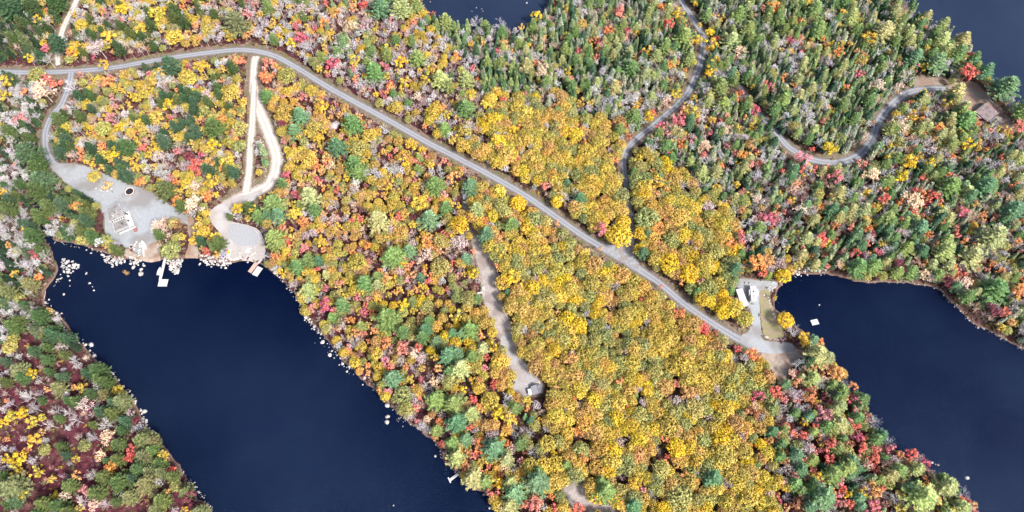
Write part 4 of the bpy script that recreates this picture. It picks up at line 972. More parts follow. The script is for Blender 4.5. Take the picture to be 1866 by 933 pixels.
cnt = {}
for kind in KINDS:
    T = [t for t in TREES if t['kind'] == kind]
    T.sort(key=lambda t: (-(t['in'] and t['hand']), -t['in'], -t['app']))
    ind = [t for t in T[:LIM] if t['in'] or t['hand']]
    ids = set(id(t) for t in ind)
    rest = [t for t in T if id(t) not in ids]
    for t in ind:
        t['label'] = '%s %s %s %s' % (sizeword(t), CODE[t['code']][2], KNAME[kind], where(t['px'], t['py']))
    dedupe(ind)
    for t in ind: plant(t)
    cnt[kind] = (len(ind), len(rest))
    if rest:
        # the first individual of each variant lends its crown and trunk meshes
        crowns, trunks, R0, cz = ARCH[kind]
        protos = []
        obs = {}
        for o in bpy.data.objects:
            if o.type == 'MESH' and o.parent and o.name.split('.')[0] in ('crown', 'trunk'): obs.setdefault(o.data.name, o)
        for k, cm in enumerate(crowns):
            protos.append([obs[cm.name], obs[trunks[k % len(trunks)].name]])
        # join order is reversed by the multi-input socket: variants are random, only the bare kinds care
        scatter_object({'oak': 'oak_wood', 'birch': 'birch_wood', 'maple': 'maple_wood', 'pine': 'pine_wood', 'spruce': 'spruce_wood', 'bare': 'bare_wood'}[kind],
            [(t['x'], t['y'], gz(t['x'], t['y']) - .05, t['rz'], t['s'], t['sz'], t['col'], t['var']) for t in rest], protos,
            {'oak': 'smaller golden and olive oaks filling the gaps of the wood', 'birch': 'smaller yellow birches scattered through the wood', 'maple': 'small orange and red maples scattered through the wood',
             'pine': 'smaller green pines scattered through the wood', 'spruce': 'dense green spruce wood of narrow crowns at top and right', 'bare': 'thickets of grey leafless trees between the crowns'}[kind], 'trees')
print('TREES', cnt)

# ---- undergrowth: nobody could count it
def undergrowth():
    pm = [mobj('shrub_source_leaves', me_) for me_ in ARCH['shrub'][0]]
    pts = []; green = []
    for _ in range(60000):
        x = rnd.uniform(-360, 360); y = rnd.uniform(15, 370)
        px, py = proj((x, y, LAND))
        if not (-40 < px < 1906 and -30 < py < 963): continue
        if sd_at(x, y) > -.5: continue
        reg = region(px, py); mar = MAROON[reg]
        big = mnoise.noise(Vector((x * .09, y * .09, 2)))
        # along the main road the verge carries low yellow-green brush
        if len(pts) > 42000: break
        if sd_at(x, y) < -1 and not clear_of(x, y, -.6): continue
        if reg in ('spruce1', 'spruce2', 'mixeast', 'westwood') and rnd.random() < .75:
            c = rnd.choice([(.09,.13,.05), (.14,.18,.07), (.11,.08,.05), (.22,.17,.13), (.10,.13,.08), (.24,.22,.20)])
        elif rnd.random() < mar * (.75 + big) :
            c = rnd.choice([(.16,.035,.055), (.12,.028,.042), (.21,.05,.07), (.20,.085,.075), (.26,.17,.17)])
        else:
            c = rnd.choice([(.26,.22,.08), (.33,.25,.12), (.34,.22,.20), (.20,.19,.08), (.40,.30,.22), (.16,.17,.07), (.42,.30,.06), (.36,.30,.30)])
        s = rnd.uniform(.5, 1.25)
        pts.append((x, y, gz(x, y) - .1, rnd.random() * 6.28, s, s * rnd.uniform(.5, 1.0), (*c, 1), rnd.randrange(2)))
    o = scatter_object('undergrowth', pts, [[p] for p in pm], 'low huckleberry and brush covering the forest floor', 'undergrowth')
    # the two source clumps stay in the scene as clumps of the same undergrowth
    for p, (px, py) in zip(pm, ((60, 760), (120, 830))):
        v = P(px, py); p.location = (v.x, v.y, LAND - .1); p.parent = o; p.color = (.24, .045, .075, 1); p.name = 'shrub'; p['kind'] = 'stuff'
    print('UNDERGROWTH', len(pts))
undergrowth()

# ------------------------------------------------------------------ boulders and stones
def rock_mesh(seed):
    rg = random.Random(seed); bm = bmesh.new(); bmesh.ops.create_icosphere(bm, subdivisions=1, radius=.5)
    sx, sy, sz = rg.uniform(.85, 1.25), rg.uniform(.65, 1.0), rg.uniform(.45, .75)
    for v in bm.verts:
        k = 1 + rg.uniform(-.2, .22); v.co = Vector((v.co.x * sx * k, v.co.y * sy * k, v.co.z * sz * k))
    bmesh.ops.bevel(bm, geom=list(bm.edges), offset=.03, segments=1, affect='EDGES') if seed % 2 else None
    me = bpy.data.meshes.new('boulder'); bm.to_mesh(me); bm.free(); me.materials.append(M['rock']); return me
ROCKM = [rock_mesh(s) for s in range(31, 38)]
ROCKS = []
def rock(px, py, s, place):
    v = P(px, py, .2); x, y = v.x, v.y; g = gz(x, y)
    z = max(g, -.15 * s) + s * .12 if g > 0 else s * .08
    ROCKS.append(dict(x=x, y=y, z=z, s=s, px=px, py=py, place=place, rz=rnd.random() * 6.28, app=s / mpp(v)))
def rocks_line(pts, n, spread, smin, smax, place):
    L = smooth_line(pts, 5); d = [0]
    for a, b in zip(L, L[1:]): d.append(d[-1] + math.hypot(b[0]-a[0], b[1]-a[1]))
    for _ in range(n):
        u = rnd.random() * d[-1]; i = max(k for k in range(len(d)) if d[k] <= u); i = min(i, len(L) - 2)
        t = (u - d[i]) / max(1e-6, d[i+1] - d[i])
        rock(L[i][0] + (L[i+1][0]-L[i][0]) * t + rnd.gauss(0, spread), L[i][1] + (L[i+1][1]-L[i][1]) * t + rnd.gauss(0, spread), smin + (smax - smin) * rnd.random() ** 2, place)
def rocks_in(poly, n, smin, smax, place):
    xs = [p[0] for p in poly]; ys = [p[1] for p in poly]; k = 0
    while k < n:
        x, y = rnd.uniform(min(xs), max(xs)), rnd.uniform(min(ys), max(ys))
        if in_poly(x, y, poly): rock(x, y, smin + (smax - smin) * rnd.random() ** 1.6, place); k += 1
for a in ((135,485,1.9),(142,483,1.6),(157,498,1.5),(163,516,1.3),(124,503,1.5),(127,511,1.3),(127,521,.9),(116,536,1.3),(166,461,1.2),(171,529,1.0),(168,522,.6),(110,500,1.0),(129,497,.9)): rock(*a, 'in the shallow northwest bay')
rocks_in([(112,472),(124,470),(140,480),(144,487),(132,495),(120,500),(112,492)], 62, .5, 1.7, 'in the boulder heap of the northwest bay')
rocks_line([(112,505),(104,512),(98,520)], 12, 2, .4, 1.2, 'on the northwest bay bank')
for a in ((82,551,1.7),(81,558,1.4),(97,568,1.6),(104,572,1.9),(112,571,1.0),(106,581,1.6),(110,592,2.6),(118,603,1.8),(139,613,1.8),(144,625,1.0),(156,628,1.6),(166,628,2.4),(163,640,1.2)): rock(*a, 'on the west shore of the west lake')
rocks_line([(80,548),(92,562),(108,578),(120,600),(142,622),(160,634),(172,652)], 60, 3, .4, 1.3, 'on the west shore of the west lake')
for a in ((172,648,2.6),(206,681,1.8),(225,704,1.5),(240,721,1.8),(247,731,1.8),(257,748,1.8),(263,750,2.4),(266,768,2.4),(266,775,1.5),(283,801,3.0)): rock(*a, 'on the southwest shore')
rocks_line([(176,656),(200,680),(216,698),(232,716),(246,738),(258,754),(266,774),(284,798)], 75, 3.2, .4, 1.5, 'on the southwest shore')
rocks_line([(322,850),(340,868),(352,886),(372,908),(388,928)], 45, 2.5, .3, .8, 'on the bank near the lower left shore')
rocks_in([(184,462),(205,466),(226,470),(230,478),(214,482),(204,486),(190,476)], 90, .5, 1.6, 'in the pale pile under the cottage yard')
rocks_in([(246,436),(258,438),(256,470),(246,462),(244,448)], 26, .8, 1.7, 'beside the stone fire ring')
rocks_in([(236,468),(262,472),(264,484),(250,484),(238,480)], 20, .9, 2.0, 'at the water edge under the fire ring')
for a in ((243,487,2.2),(257,491,1.9),(256,495,1.2),(257,499,2.6),(206,483,1.0)): rock(*a, 'standing in the water under the fire ring')
rocks_line([(184,432),(188,440),(196,447),(206,453)], 16, .8, .8, 1.8, 'in the stone edging of the cottage yard')
for a in ((176,345,1.6),(186,349,1.2),(191,350,1.2),(197,350,1.3),(204,346,1.8),(283,362,.7)): rock(*a, 'round the orange bush in the west yard')
rocks_in([(302,474),(334,472),(332,482),(326,496),(318,500),(308,490)], 150, .5, 1.5, 'in the white stone spit beside the T dock')
rocks_in([(356,466),(372,464),(400,468),(422,462),(424,474),(418,484),(400,484),(376,482)], 135, .5, 1.6, 'in the pale stones between the dock and the kayaks')
for a in ((364,481,1.6),(377,483,1.2),(385,486,1.1),(411,488,1.5),(403,487,1.1),(340,443,0.01)): rock(*a, 'in the water off the pale stones') if a[2] > .1 else None
rocks_in([(432,452),(440,448),(470,452),(474,464),(462,474),(448,480),(438,472)], 55, .5, 1.2, 'round the white fire bowl pad')
rocks_line([(478,474),(490,484),(500,494)], 24, 3, .6, 1.6, 'by the two-part dock')
for a in ((541,547,1.8),(557,578,2.6),(588,623,2.2),(601,647,2.0),(609,652,1.0),(624,663,1.6),(637,668,1.6),(632,677,1.5),(665,690,2.7),(648,668,1.0)): rock(*a, 'along the east shore of the west lake')
rocks_line([(503,500),(520,516),(542,542),(556,572),(568,592),(584,608)], 120, 2.6, .35, 1.3, 'along the east shore of the west lake')
rocks_line([(588,618),(606,640),(630,658),(655,680),(668,690)], 55, 6, .3, 1.1, 'off the east shore of the west lake')
for a in ((706,739,2.4),(706,759,2.2),(705,769,2.2),(793,831,1.2),(717,921,.9),(892,926,1.1),(748,773,.9),(734,777,.8)): rock(*a, 'in the water by the lower east shore')
rocks_line([(720,760),(745,772),(775,782)], 22, 4, .3, .7, 'in the shallows by the lower east shore')
rocks_line([(95,440),(130,446),(170,456),(190,462)], 26, 2, .4, .9, 'on the scrubby bank of the northwest bay')
rocks_line([(668,692),(700,728),(735,762)], 30, 2.0, .3, .8, 'along the lower east shore')
rocks_line([(790,800),(812,842),(842,872)], 20, 1.5, .4, .9, 'on the bank above the short dock')
rocks_line([(862,862),(880,890),(900,915)], 22, 2.5, .5, 1.4, 'on the bank below the short dock')
rocks_line([(880,448),(892,466),(904,486),(912,498)], 42, 1.6, .5, 1.7, 'on the right edge of the strip clearing')
rocks_line([(914,542),(924,576),(934,606),(942,634)], 36, 1.2, .4, 1.2, 'on the right edge of the strip clearing')
rocks_line([(474,250),(482,290),(480,325)], 34, 4.5, .4, 1.2, 'between the two sand drives')
rocks_line([(510,215),(520,250),(512,300)], 30, 4, .4, 1.1, 'right of the sand drive')
rocks_in([(420,384),(450,388),(486,395),(498,425),(492,450),(480,440),(468,412),(444,404),(424,400)], 120, .35, 1.1, 'in the stony ground above the middle yard')
for a in ((447,372,1.8),(453,368,2.0),(422,391,2.0),(428,393,1.8)): rock(*a, 'by the yellow trees of the middle yard')
rocks_line([(1398,541),(1400,550),(1404,562),(1407,571),(1411,579)], 30, .7, .5, 1.2, 'in the stone row along the lawn')
rocks_line([(1395,618),(1408,619),(1428,620),(1430,612),(1427,606)], 34, .6, .5, 1.0, 'in the stone row below the lawn')
for a in ((1394,616,2.4),(1391,539,1.6)): rock(*a, 'at the lawn corner')
rocks_in([(1398,520),(1408,516),(1414,520),(1408,534),(1400,532)], 22, .6, 1.3, 'beside the small fire ring')
rocks_line([(1446,498),(1470,494),(1485,492),(1502,497)], 55, 3.2, .5, 1.8, 'at the head of the east lake cove')
rocks_line([(1575,512),(1640,514),(1700,523),(1730,546),(1770,586),(1800,602),(1864,636)], 120, 1.6, .3, 1.0, 'along the north shore of the east lake')
for a in ((1699,843,1.5),(1705,846,.8),(1710,847,1.0),(1762,871,2.2),(868,14,1.0),(880,20,.8),(878,16,.6),(960,5,1.2),(860,20,.6)): rock(*a, 'alone in the open water')
rocks_line([(1330,515),(1338,530),(1345,548)], 10, 2, .4, .8, 'left of the white trailer')
rocks_line([(1366,590),(1366,608)], 8, .8, .4, .8, 'beside the southeast drive')
for _ in range(60):
    rock(rnd.uniform(380, 800), rnd.uniform(0, 60), rnd.uniform(.4, 1.1), 'in the scrub near the top edge') if rnd.random() < .3 else None
ROCKS.sort(key=lambda r: -r['app'])
for r in ROCKS: r['z'] = r['z'] if r['place'].find('open water') < 0 else r['s'] * .1
ind = ROCKS[:300]; rest = ROCKS[300:]
for r in ind: r['label'] = '%s %s %s' % ('large pale granite boulder' if r['s'] > 1.7 else 'pale granite boulder' if r['s'] > 1.35 else 'light grey stone', '', r['place']); r['label'] = ' '.join(r['label'].split())
dedupe(ind)
for r in ind:
    o = mobj('boulder', ROCKM[rnd.randrange(7)], None, (r['x'], r['y'], r['z']), (0, 0, r['rz']), (r['s'],) * 3)
    tag(o, r['label'], 'boulder', 'shore and garden boulders')
rsrc = {}
for o in bpy.data.objects:
    if o.name.split('.')[0] == 'boulder': rsrc.setdefault(o.data.name, o)
scatter_object('shore_stones', [(r['x'], r['y'], r['z'], r['rz'], r['s'], r['s'], (1, 1, 1, 1), rnd.randrange(len(rsrc))) for r in rest], [[o] for o in rsrc.values()], 'smaller pale stones strewn along the banks and stone piles', 'stones', None)
print('ROCKS', len(ind), len(rest))

# the big one in the wood
v = P(611, 230)
bm = bmesh.new(); bmesh.ops.create_icosphere(bm, subdivisions=2, radius=1)
rg = random.Random(5)
for q in bm.verts:
    k = 1 + .18 * mnoise.noise(q.co * 1.7) + rg.uniform(-.05, .05); q.co = Vector((q.co.x * 3.1 * k * (1.15 if q.co.y > 0 else .8), q.co.y * 2.1 * k, max(-.3, q.co.z * 1.9 * k)))
    if q.co.x > 1: q.co.y += .8
M['greyrock'] = noisy('grey_granite', (.40, .38, .41), (.62, .60, .63), 1.2, c2=(.30, .29, .30), scale2=.5, bump=.5)
me = bpy.data.meshes.new('great_boulder'); bm.to_mesh(me); bm.free(); me.materials.append(M['greyrock'])
tag(mobj('great_boulder', me, None, (v.x, v.y, LAND + .2), (0, 0, .15)), 'huge grey triangular boulder alone in the maroon scrub below the main road', 'boulder')

# ------------------------------------------------------------------ helpers for built things
def frame(pa, pb, z):
    """origin at pixel pa, u axis towards pixel pb, at height z -> (origin, angle, length)"""
    a = P(*pa, z); b = P(*pb, z); d = b - a
    return a, math.atan2(d.y, d.x), d.length

def quad(pts, z):
    """four pixel corners of a rectangle seen at height z -> centre, angle, length along 0-1, width"""
    q = [P(*p, z) for p in pts]; c = sum(q, Vector()) / 4
    u = ((q[1] - q[0]) + (q[2] - q[3])) / 2; v_ = ((q[3] - q[0]) + (q[2] - q[1])) / 2
    return c, math.atan2(u.y, u.x), u.length, v_.length

def gable(L, W, h0, h1, over=.35, name='roof', mats=None, parent=None, ridge_off=0.0, th=.12, cols=(0, 1)):
    """two roof slopes with the ridge along x, made of shingle courses"""
    obs = []
    yr = ridge_off * W
    for sgn in (-1, 1):
        mb = MB(); y0 = sgn * (W / 2 + over); n = 9
        slope = (h1 - h0) / abs(sgn * W / 2 - yr)
        for k in range(n):
            a = k / n; b = (k + 1) / n
            ya = y0 + (yr - y0) * a; yb = y0 + (yr - y0) * b
            za = h1 - abs(ya - yr) * slope; zb = h1 - abs(yb - yr) * slope
            lift = .035
            mb.face([(-L/2-over, ya, za + lift + .02), (L/2+over, ya, za + lift + .02), (L/2+over, yb, zb + .02), (-L/2-over, yb, zb + .02)][::(1 if sgn < 0 else -1)])
            mb.face([(-L/2-over, ya, za + .0), (L/2+over, ya, za + .0), (L/2+over, ya, za + lift + .02), (-L/2-over, ya, za + lift + .02)][::(1 if sgn < 0 else -1)])
        mb.face([(-L/2-over, y0, h1 - abs(y0-yr)*slope - th), (L/2+over, y0, h1 - abs(y0-yr)*slope - th), (L/2+over, yr, h1 - th), (-L/2-over, yr, h1 - th)])
        obs.append(mb.build('roof_slope', mats[0 if sgn < 0 else -1], parent))
    return obs

def window(parent, w_, h, loc, rz=0, fm=None):
    f = MB(); t = .07
    f.box(-w_/2, w_/2, -.04, .04, -h/2, -h/2+t).box(-w_/2, w_/2, -.04, .04, h/2-t, h/2).box(-w_/2, -w_/2+t, -.04, .04, -h/2+t, h/2-t).box(w_/2-t, w_/2, -.04, .04, -h/2+t, h/2-t)
    fo = f.build('window', fm or M['white'], parent, loc=loc, rot=(0, 0, rz))
    MB().box(-w_/2+t, w_/2-t, -.015, .015, -h/2+t, h/2-t).build('pane', M['glass'], fo)
    return fo

def planks(x0, x1, y0, y1, z, t, step, along='y', gap=.03, mb=None):
    mb = mb or MB()
    if along == 'y':
        n = max(1, int((x1 - x0) / step)); w_ = (x1 - x0) / n
        for k in range(n): mb.box(x0 + k*w_ + gap/2, x0 + (k+1)*w_ - gap/2, y0, y1, z - t, z)
    else:
        n = max(1, int((y1 - y0) / step)); w_ = (y1 - y0) / n
        for k in range(n): mb.box(x0, x1, y0 + k*w_ + gap/2, y0 + (k+1)*w_ - gap/2, z - t, z)
    return mb

def railing(parent, a, b, z, h=1.0, name='railing', mat=None):
    a = Vector((*a, z)); b = Vector((*b, z)); d = b - a; n = max(2, int(d.length / 1.2)); mb = MB(); an = math.atan2(d.y, d.x)
    Mx = Matrix.Translation(a) @ Matrix.Rotation(an, 4, 'Z'); L = d.length
    mb.box(0, L, -.07, .07, h - .08, h, M=Mx); mb.box(0, L, -.03, .03, .12, .2, M=Mx)
    for k in range(n + 1): x = L * k / n; mb.box(x - .05, x + .05, -.05, .05, 0, h - .082, M=Mx)
    m = int(L / .28)
    for k in range(m): x = L * (k + .5) / m; mb.box(x - .02, x + .02, -.02, .02, .202, h - .082, M=Mx)
    return mb.build(name, mat or M['white'], parent)

# ---- cottage with raised decks
def cottage():
    zd = LAND + 1.9
    a, an, L = frame((210.9, 423.5), (234.9, 413.2), zd)
    e = empty('cottage', (a.x, a.y, LAND), an); H = 1.9
    tag(e, 'timber cottage with pale roof, six-window wall and white railed deck on grey gravel', 'cottage')
    D = 6.0
    deck = planks(0, L, 0, D, H, .06, .22, 'y').build('deck', M['rooftaupe'], e)
    fr = MB(); 
    for x in (.1, L/2, L-.1):
        for y in (.1, D/2, D-.1): fr.box(x-.09, x+.09, y-.09, y+.09, 0, H - .26)
    fr.box(0, L, -.02, .1, H-.25, H-.062).box(0, L, D-.1, D, H-.25, H-.062).box(0, .1, .1, D-.1, H-.25, H-.062).box(L-.1, L, .1, D-.1, H-.25, H-.062)
    fr.build('deck_frame', M['white'], e)
    railing(e, (.05, 0), (L - .05, 0), H); railing(e, (.05, .1), (.05, D - .1), H); railing(e, (L - .02, 1.2), (L - .02, D), H, .95)
    # side deck along the right with stairs
    sd = planks(L + .1, L + 2.7, -.4, 9.2, H - .05, .06, .24, 'x').build('side_deck', M['dockwood'], e)
    railing(e, (L + 2.65, -.3), (L + 2.65, 9.1), H - .05)
    MB().box(L+.2, L+.35, 0, .15, 0, H-.12).box(L+2.4, L+2.55, 0, .15, 0, H-.12).box(L+.2, L+.35, 8.9, 9.05, 0, H-.12).box(L+2.4, L+2.55, 8.9, 9.05, 0, H-.12).box(L+2.4, L+2.55, 4.4, 4.55, 0, H-.12).build('deck_post', M['white'], e)
    st = planks(1.2, L + 2.6, -1.5, -.5, H - .75, .08, .3, 'y').build('step_deck', M['white'], e)
    MB().box(1.3, 1.42, -1.4, -1.28, 0, H - .84).box(L+2.4, L+2.52, -1.4, -1.28, 0, H-.84).box(5, 5.12, -1.4, -1.28, 0, H-.84).build('step_post', M['white'], e)
    sr = MB()
    for k in range(5): sr.box(L + 1.4, L + 2.8, -1.85 - .32 * k, -1.55 - .32 * k, H - 1.0 - .22 * k, H - .92 - .22 * k)
    sr.box(L + 1.32, L + 1.38, -3.2, -1.52, 0, .9).box(L + 2.82, L + 2.88, -3.2, -1.52, 0, .9)
    sr.build('stairs', M['red'], e)
    # body
    B = 7.4; T = 4.6
    w_ = MB(); fp = [(0, D), (L, D), (L - .5, D + B), (1.0, D + B)]
    for i in range(4):
        p, q = fp[i], fp[(i+1) % 4]; w_.face([(p[0], p[1], 0), (q[0], q[1], 0), (q[0], q[1], T), (p[0], p[1], T)])
    w_.build('wall', M['white'], e)
    for k in range(6): window(e, .86, 1.5, (L * (k + .5) / 6, D - .05, H + 1.25), fm=M['white'])
    for k in range(2): window(e, 1.2, 1.2, (L - .28, D + 2 + 3 * k, 3.2), PI2 + .07)
    # hipped roof in courses
    r = MB(); o = .45; rp = [(-o, D - .55), (L + o, D - .55), (L - .5 + o, D + B + o), (1.0 - o, D + B + o)]
    rc = [(2.6, D + 3.6), (L - 2.4, D + 3.8)]; top = 1.15
    def lerp(p, q, t): return (p[0] + (q[0]-p[0]) * t, p[1] + (q[1]-p[1]) * t)
    sides = [(rp[0], rp[1], rc[1], rc[0]), (rp[1], rp[2], rc[1], rc[1]), (rp[2], rp[3], rc[0], rc[1]), (rp[3], rp[0], rc[0], rc[0])]
    for (p, q, s_, t_) in sides:
        n = 8
        for k in range(n):
            f0, f1 = k / n, (k + 1) / n
            a0, b0, a1, b1 = lerp(p, t_, f0), lerp(q, s_, f0), lerp(p, t_, f1), lerp(q, s_, f1)
            r.face([(*a0, T + top * f0 + .05), (*b0, T + top * f0 + .05), (*b1, T + top * f1), (*a1, T + top * f1)])
            r.face([(*a0, T + top * f0 - .01), (*b0, T + top * f0 - .01), (*b0, T + top * f0 + .05), (*a0, T + top * f0 + .05)])
    ro = r.build('roof', M['rooftaupe'], e)
    fa = MB()
    for i in range(4):
        p, q = rp[i], rp[(i+1) % 4]; d = Vector((q[0]-p[0], q[1]-p[1])); Mx = Matrix.Translation((p[0], p[1], T)) @ Matrix.Rotation(math.atan2(d.y, d.x), 4, 'Z')
        fa.box(.02 * i, d.length, -.12, -.005, -.22, .09, M=Mx)
    fa.build('fascia', M['white'], e)
    MB().box(2.2, 2.8, D+1.2, D+1.7, T+.1, T+.85).build('roof_vent', M['white'], ro); MB().box(3.5, 4.0, D+2.6, D+3.1, T+.5, T+1.2).build('roof_vent', M['darkmetal'], ro)
    return e, L, D, H
PI2 = math.pi / 2
ce, cL, cD, cH = cottage()
def on_deck(x, y, z=0): return ce.matrix_basis @ Vector((x, y, z))
def lounge(x, y, rz, label):
    e = empty('deck_chair', on_deck(x, y, cH - .05), ce.rotation_euler.z + rz); tag(e, label, 'chair')
    MB().box(-.3, .3, -.3, .3, .38, .46).build('seat', M['black'], e); MB().box(-.3, .3, .31, .4, .42, 1.05).build('backrest', M['black'], e)
    for sx in (-.26, .26):
        for sy in (-.26, .26): MB().box(sx-.03, sx+.03, sy-.03, sy+.03, 0, .378).build('leg', M['black'], e)
    for sx in (-.36, .36): MB().box(sx-.05, sx+.05, -.3, .3, .6, .66).build('armrest', M['black'], e)
lounge(cL + .9, 3.2, .4, 'black armchair on the white side deck near the cottage stairs')
lounge(cL + .8, 7.9, -.3, 'black armchair at the upper end of the white side deck')
lounge(cL + 1.5, 7.3, 1.8, 'second black armchair at the upper deck end, facing the first')
e = empty('deck_table', on_deck(4.2, 3.0, cH), ce.rotation_euler.z); tag(e, 'small grey table alone in the middle of the cottage deck', 'table')
MB().lathe([(0, .74), (.45, .74), (.45, .7), (0, .7)], 12).build('tabletop', M['darkmetal'], e); MB().lathe([(.05, .7), (.05, .05), (.25, .02), (.25, 0)], 8).build('pedestal', M['darkmetal'], e)

# ---- trampoline
v = P(237.5, 350.5); e = empty('trampoline', (v.x, v.y, LAND + .1)); tag(e, 'round black trampoline with pale rim standing on the west gravel yard', 'trampoline')
MB().lathe([(0, .82), (1.95, .86)], 28).build('mat', M['black'], e)
MB().lathe([(1.96, .90), (2.32, .93), (2.36, .86), (1.96, .84)], 28).build('rim_pad', noisy('pale_pink_pad', (.60, .48, .46), (.72, .60, .58), 3), e)
MB().lathe([(2.37, .5), (2.45, .5), (2.45, .1), (2.37, .1)], 28).build('skirt', M['timber'], e)
for k in range(6): a = k * math.pi / 3; MB().tube((2.25*math.cos(a), 2.25*math.sin(a), 0), (2.25*math.cos(a), 2.25*math.sin(a), .85), .04, .04, 6).build('leg', M['darkmetal'], e)

# ---- fire rings
def fire_ring(px, py, r, label, n=12, stone=True):
    v = P(px, py); e = empty('fire_ring', (v.x, v.y, LAND + .2)); tag(e, label, 'fire ring')
    MB().lathe([(0, .06), (r * .62, .05)], 14).build('ash_bed', M['ash'], e)
    if stone:
        for k in range(n):
            a = k / n * 6.283; c = mobj('stone', ROCKM[k % 7], e, (r * .8 * math.cos(a), r * .8 * math.sin(a), .12), (0, 0, a), (r * .52,) * 3)
    else: MB().lathe([(r * .62, 0), (r * .62, .4), (r * .8, .4), (r * .8, 0)], 16).build('rim', M['white'], e)
fire_ring(239.5, 449.8, 1.25, 'white stone fire ring with black centre below the cottage yard')
fire_ring(1396.8, 524.8, .75, 'small pale fire ring beside the gravel at the head of the east lake', 9)
fire_ring(938, 697, .6, 'small dark fire pit left of the strip clearing cabin', 8)
v = P(451.7, 457.5); e = empty('fire_bowl', (v.x, v.y, LAND + .22)); tag(e, 'white fire bowl on a round grey stone pad by the middle yard shore', 'fire bowl')
MB().lathe([(0, .02), (1.2, .02), (1.25, -.1)], 20).build('pad', M['greyrock'], e); MB().lathe([(0, .3), (.4, .36), (.62, .62), (.66, .62), (.45, .3), (.2, .1), (.2, .03)], 16).build('bowl', M['white'], e)

# ---- boats
def hull(L, W, h, n=12, m=0, stern=.75):
    """open boat hull, bow to +x"""
    mb = MB(); rows = []
    for i in range(n + 1):
        t = i / n; w_ = W / 2 * (1 - t ** 2.6) * (stern + (1 - stern) * min(1, t * 3)) + .01; x = -L/2 + L * t; z0 = .12 * t ** 3
        rows.append([(x, -w_, h + .1 * t), (x, -w_ * .75, h * .35 + z0), (x, 0, z0), (x, w_ * .75, h * .35 + z0), (x, w_, h + .1 * t)])
        rows[-1] += [(x, w_ * .82, h + .1 * t), (x, w_ * .5, .22 + z0), (x, -w_ * .5, .22 + z0), (x, -w_ * .82, h + .1 * t)]
    i0 = len(mb.v); K = 9
    for r_ in rows: mb.v += r_
    for i in range(n):
        for k in range(K):
            a = i0 + i * K + k; b = i0 + i * K + (k + 1) % K; mb.f.append((a, b, b + K, a + K)); mb.m.append(m)
    mb.f.append(tuple(i0 + k for k in range(K))[::-1]); mb.m.append(m)
    return mb
def motorboat(pb, ps, label, z=0.0, motor=True, W=1.9, decked=.35):
    a, an, L = frame(ps, pb, z + .4); b = P(*pb, z + .4); c = (a + b) / 2
    e = empty('motorboat', (c.x, c.y, z), an); tag(e, label, 'boat')
    hull(L, W, .6).build('hull', M['white'], e, smooth=False)
    MB().face([(L/2 - .05, 0, .72), (L * (.5 - decked), W * .38, .68), (L * (.5 - decked), -W * .38, .68)]).__class__
    mb = MB(); mb.face([(L/2 - .1, 0, .73), (L * (.5 - decked), W * .40, .70), (L * (.5 - decked), -W * .40, .70)]); mb.build('foredeck', M['white'], e)
    for x in (-L * .28, -.02): MB().box(x - .16, x + .16, -W * .36, W * .36, .42, .5).build('bench', M['dockwood'], e)
    if motor:
        mo = MB(); mo.box(-L/2 - .45, -L/2 - .05, -.16, .16, .55, .95).box(-L/2 - .34, -L/2 - .2, -.06, .06, -.2, .548); mo.build('outboard_motor', M['black'], e)
motorboat((292.3, 486.5), (288.6, 501.5), 'white motorboat with black outboard moored left of the T dock', 0.02, True, 2.0)
motorboat((514, 485.5), (500, 499.5), 'white boat with pointed bow pulled up on the rocky shore right of the docks', .75, False, 2.1, .75)
motorboat((258.6, 437.5), (264.2, 453.5), 'broad white boat lying on the gravel beside the fire ring boulders', LAND + .12, False, 2.6, .8)
def kayak(pa, pb, mat, label, z, W=.75, name='kayak'):
    a, an, L = frame(pa, pb, z + .2); b = P(*pb, z + .2); c = (a + b) / 2
    e = empty(name, (c.x, c.y, z), an); tag(e, label, name)
    mb = MB(); n = 12; i0 = 0; K = 8
    for i in range(n + 1):
        t = i / n * 2 - 1; w_ = W / 2 * (1 - abs(t) ** 2.2) + .01
        for k in range(K):
            q = k / K * 6.283; mb.v.append((L/2 * t, w_ * math.cos(q), .2 + .2 * math.sin(q) * (1 - .4 * abs(t)) + .08 * t * t))
    for i in range(n):
        for k in range(K): a_ = i*K+k; b_ = i*K+(k+1) % K; mb.f.append((a_, b_, b_+K, a_+K)); mb.m.append(0)
    mb.build('hull', mat, e, smooth=True)
    MB().lathe([(0, .36), (.26, .385), (.32, .43), (.34, .36)], 12).build('cockpit', M['black'], e) if name == 'kayak' else MB().box(-.3, .3, -.2, .2, .38, .44).build('seat', M['dockwood'], e)
kayak((413, 466.3), (418.2, 454), M['yellowpl'], 'yellow kayak lying on the white stones by the middle yard', LAND + .1, .9)
kayak((417.2, 468.5), (420.8, 452.5), M['white'], 'white kayak lying right beside the yellow one', LAND + .1, .85)
kayak((411.4, 461), (414.6, 453.5), M['redpl'], 'short red kayak left of the yellow one', LAND + .1, .8)
kayak((259.6, 450), (262.4, 469), M['dockwood'], 'long pale canoe on the stones below the broad white boat', LAND + .15, 1.0, 'canoe')
kayak((1800.8, 179.6), (1811.6, 188.8), M['white'], 'white upturned canoe behind the brown-roofed cabin', LAND + .3, .95, 'canoe')

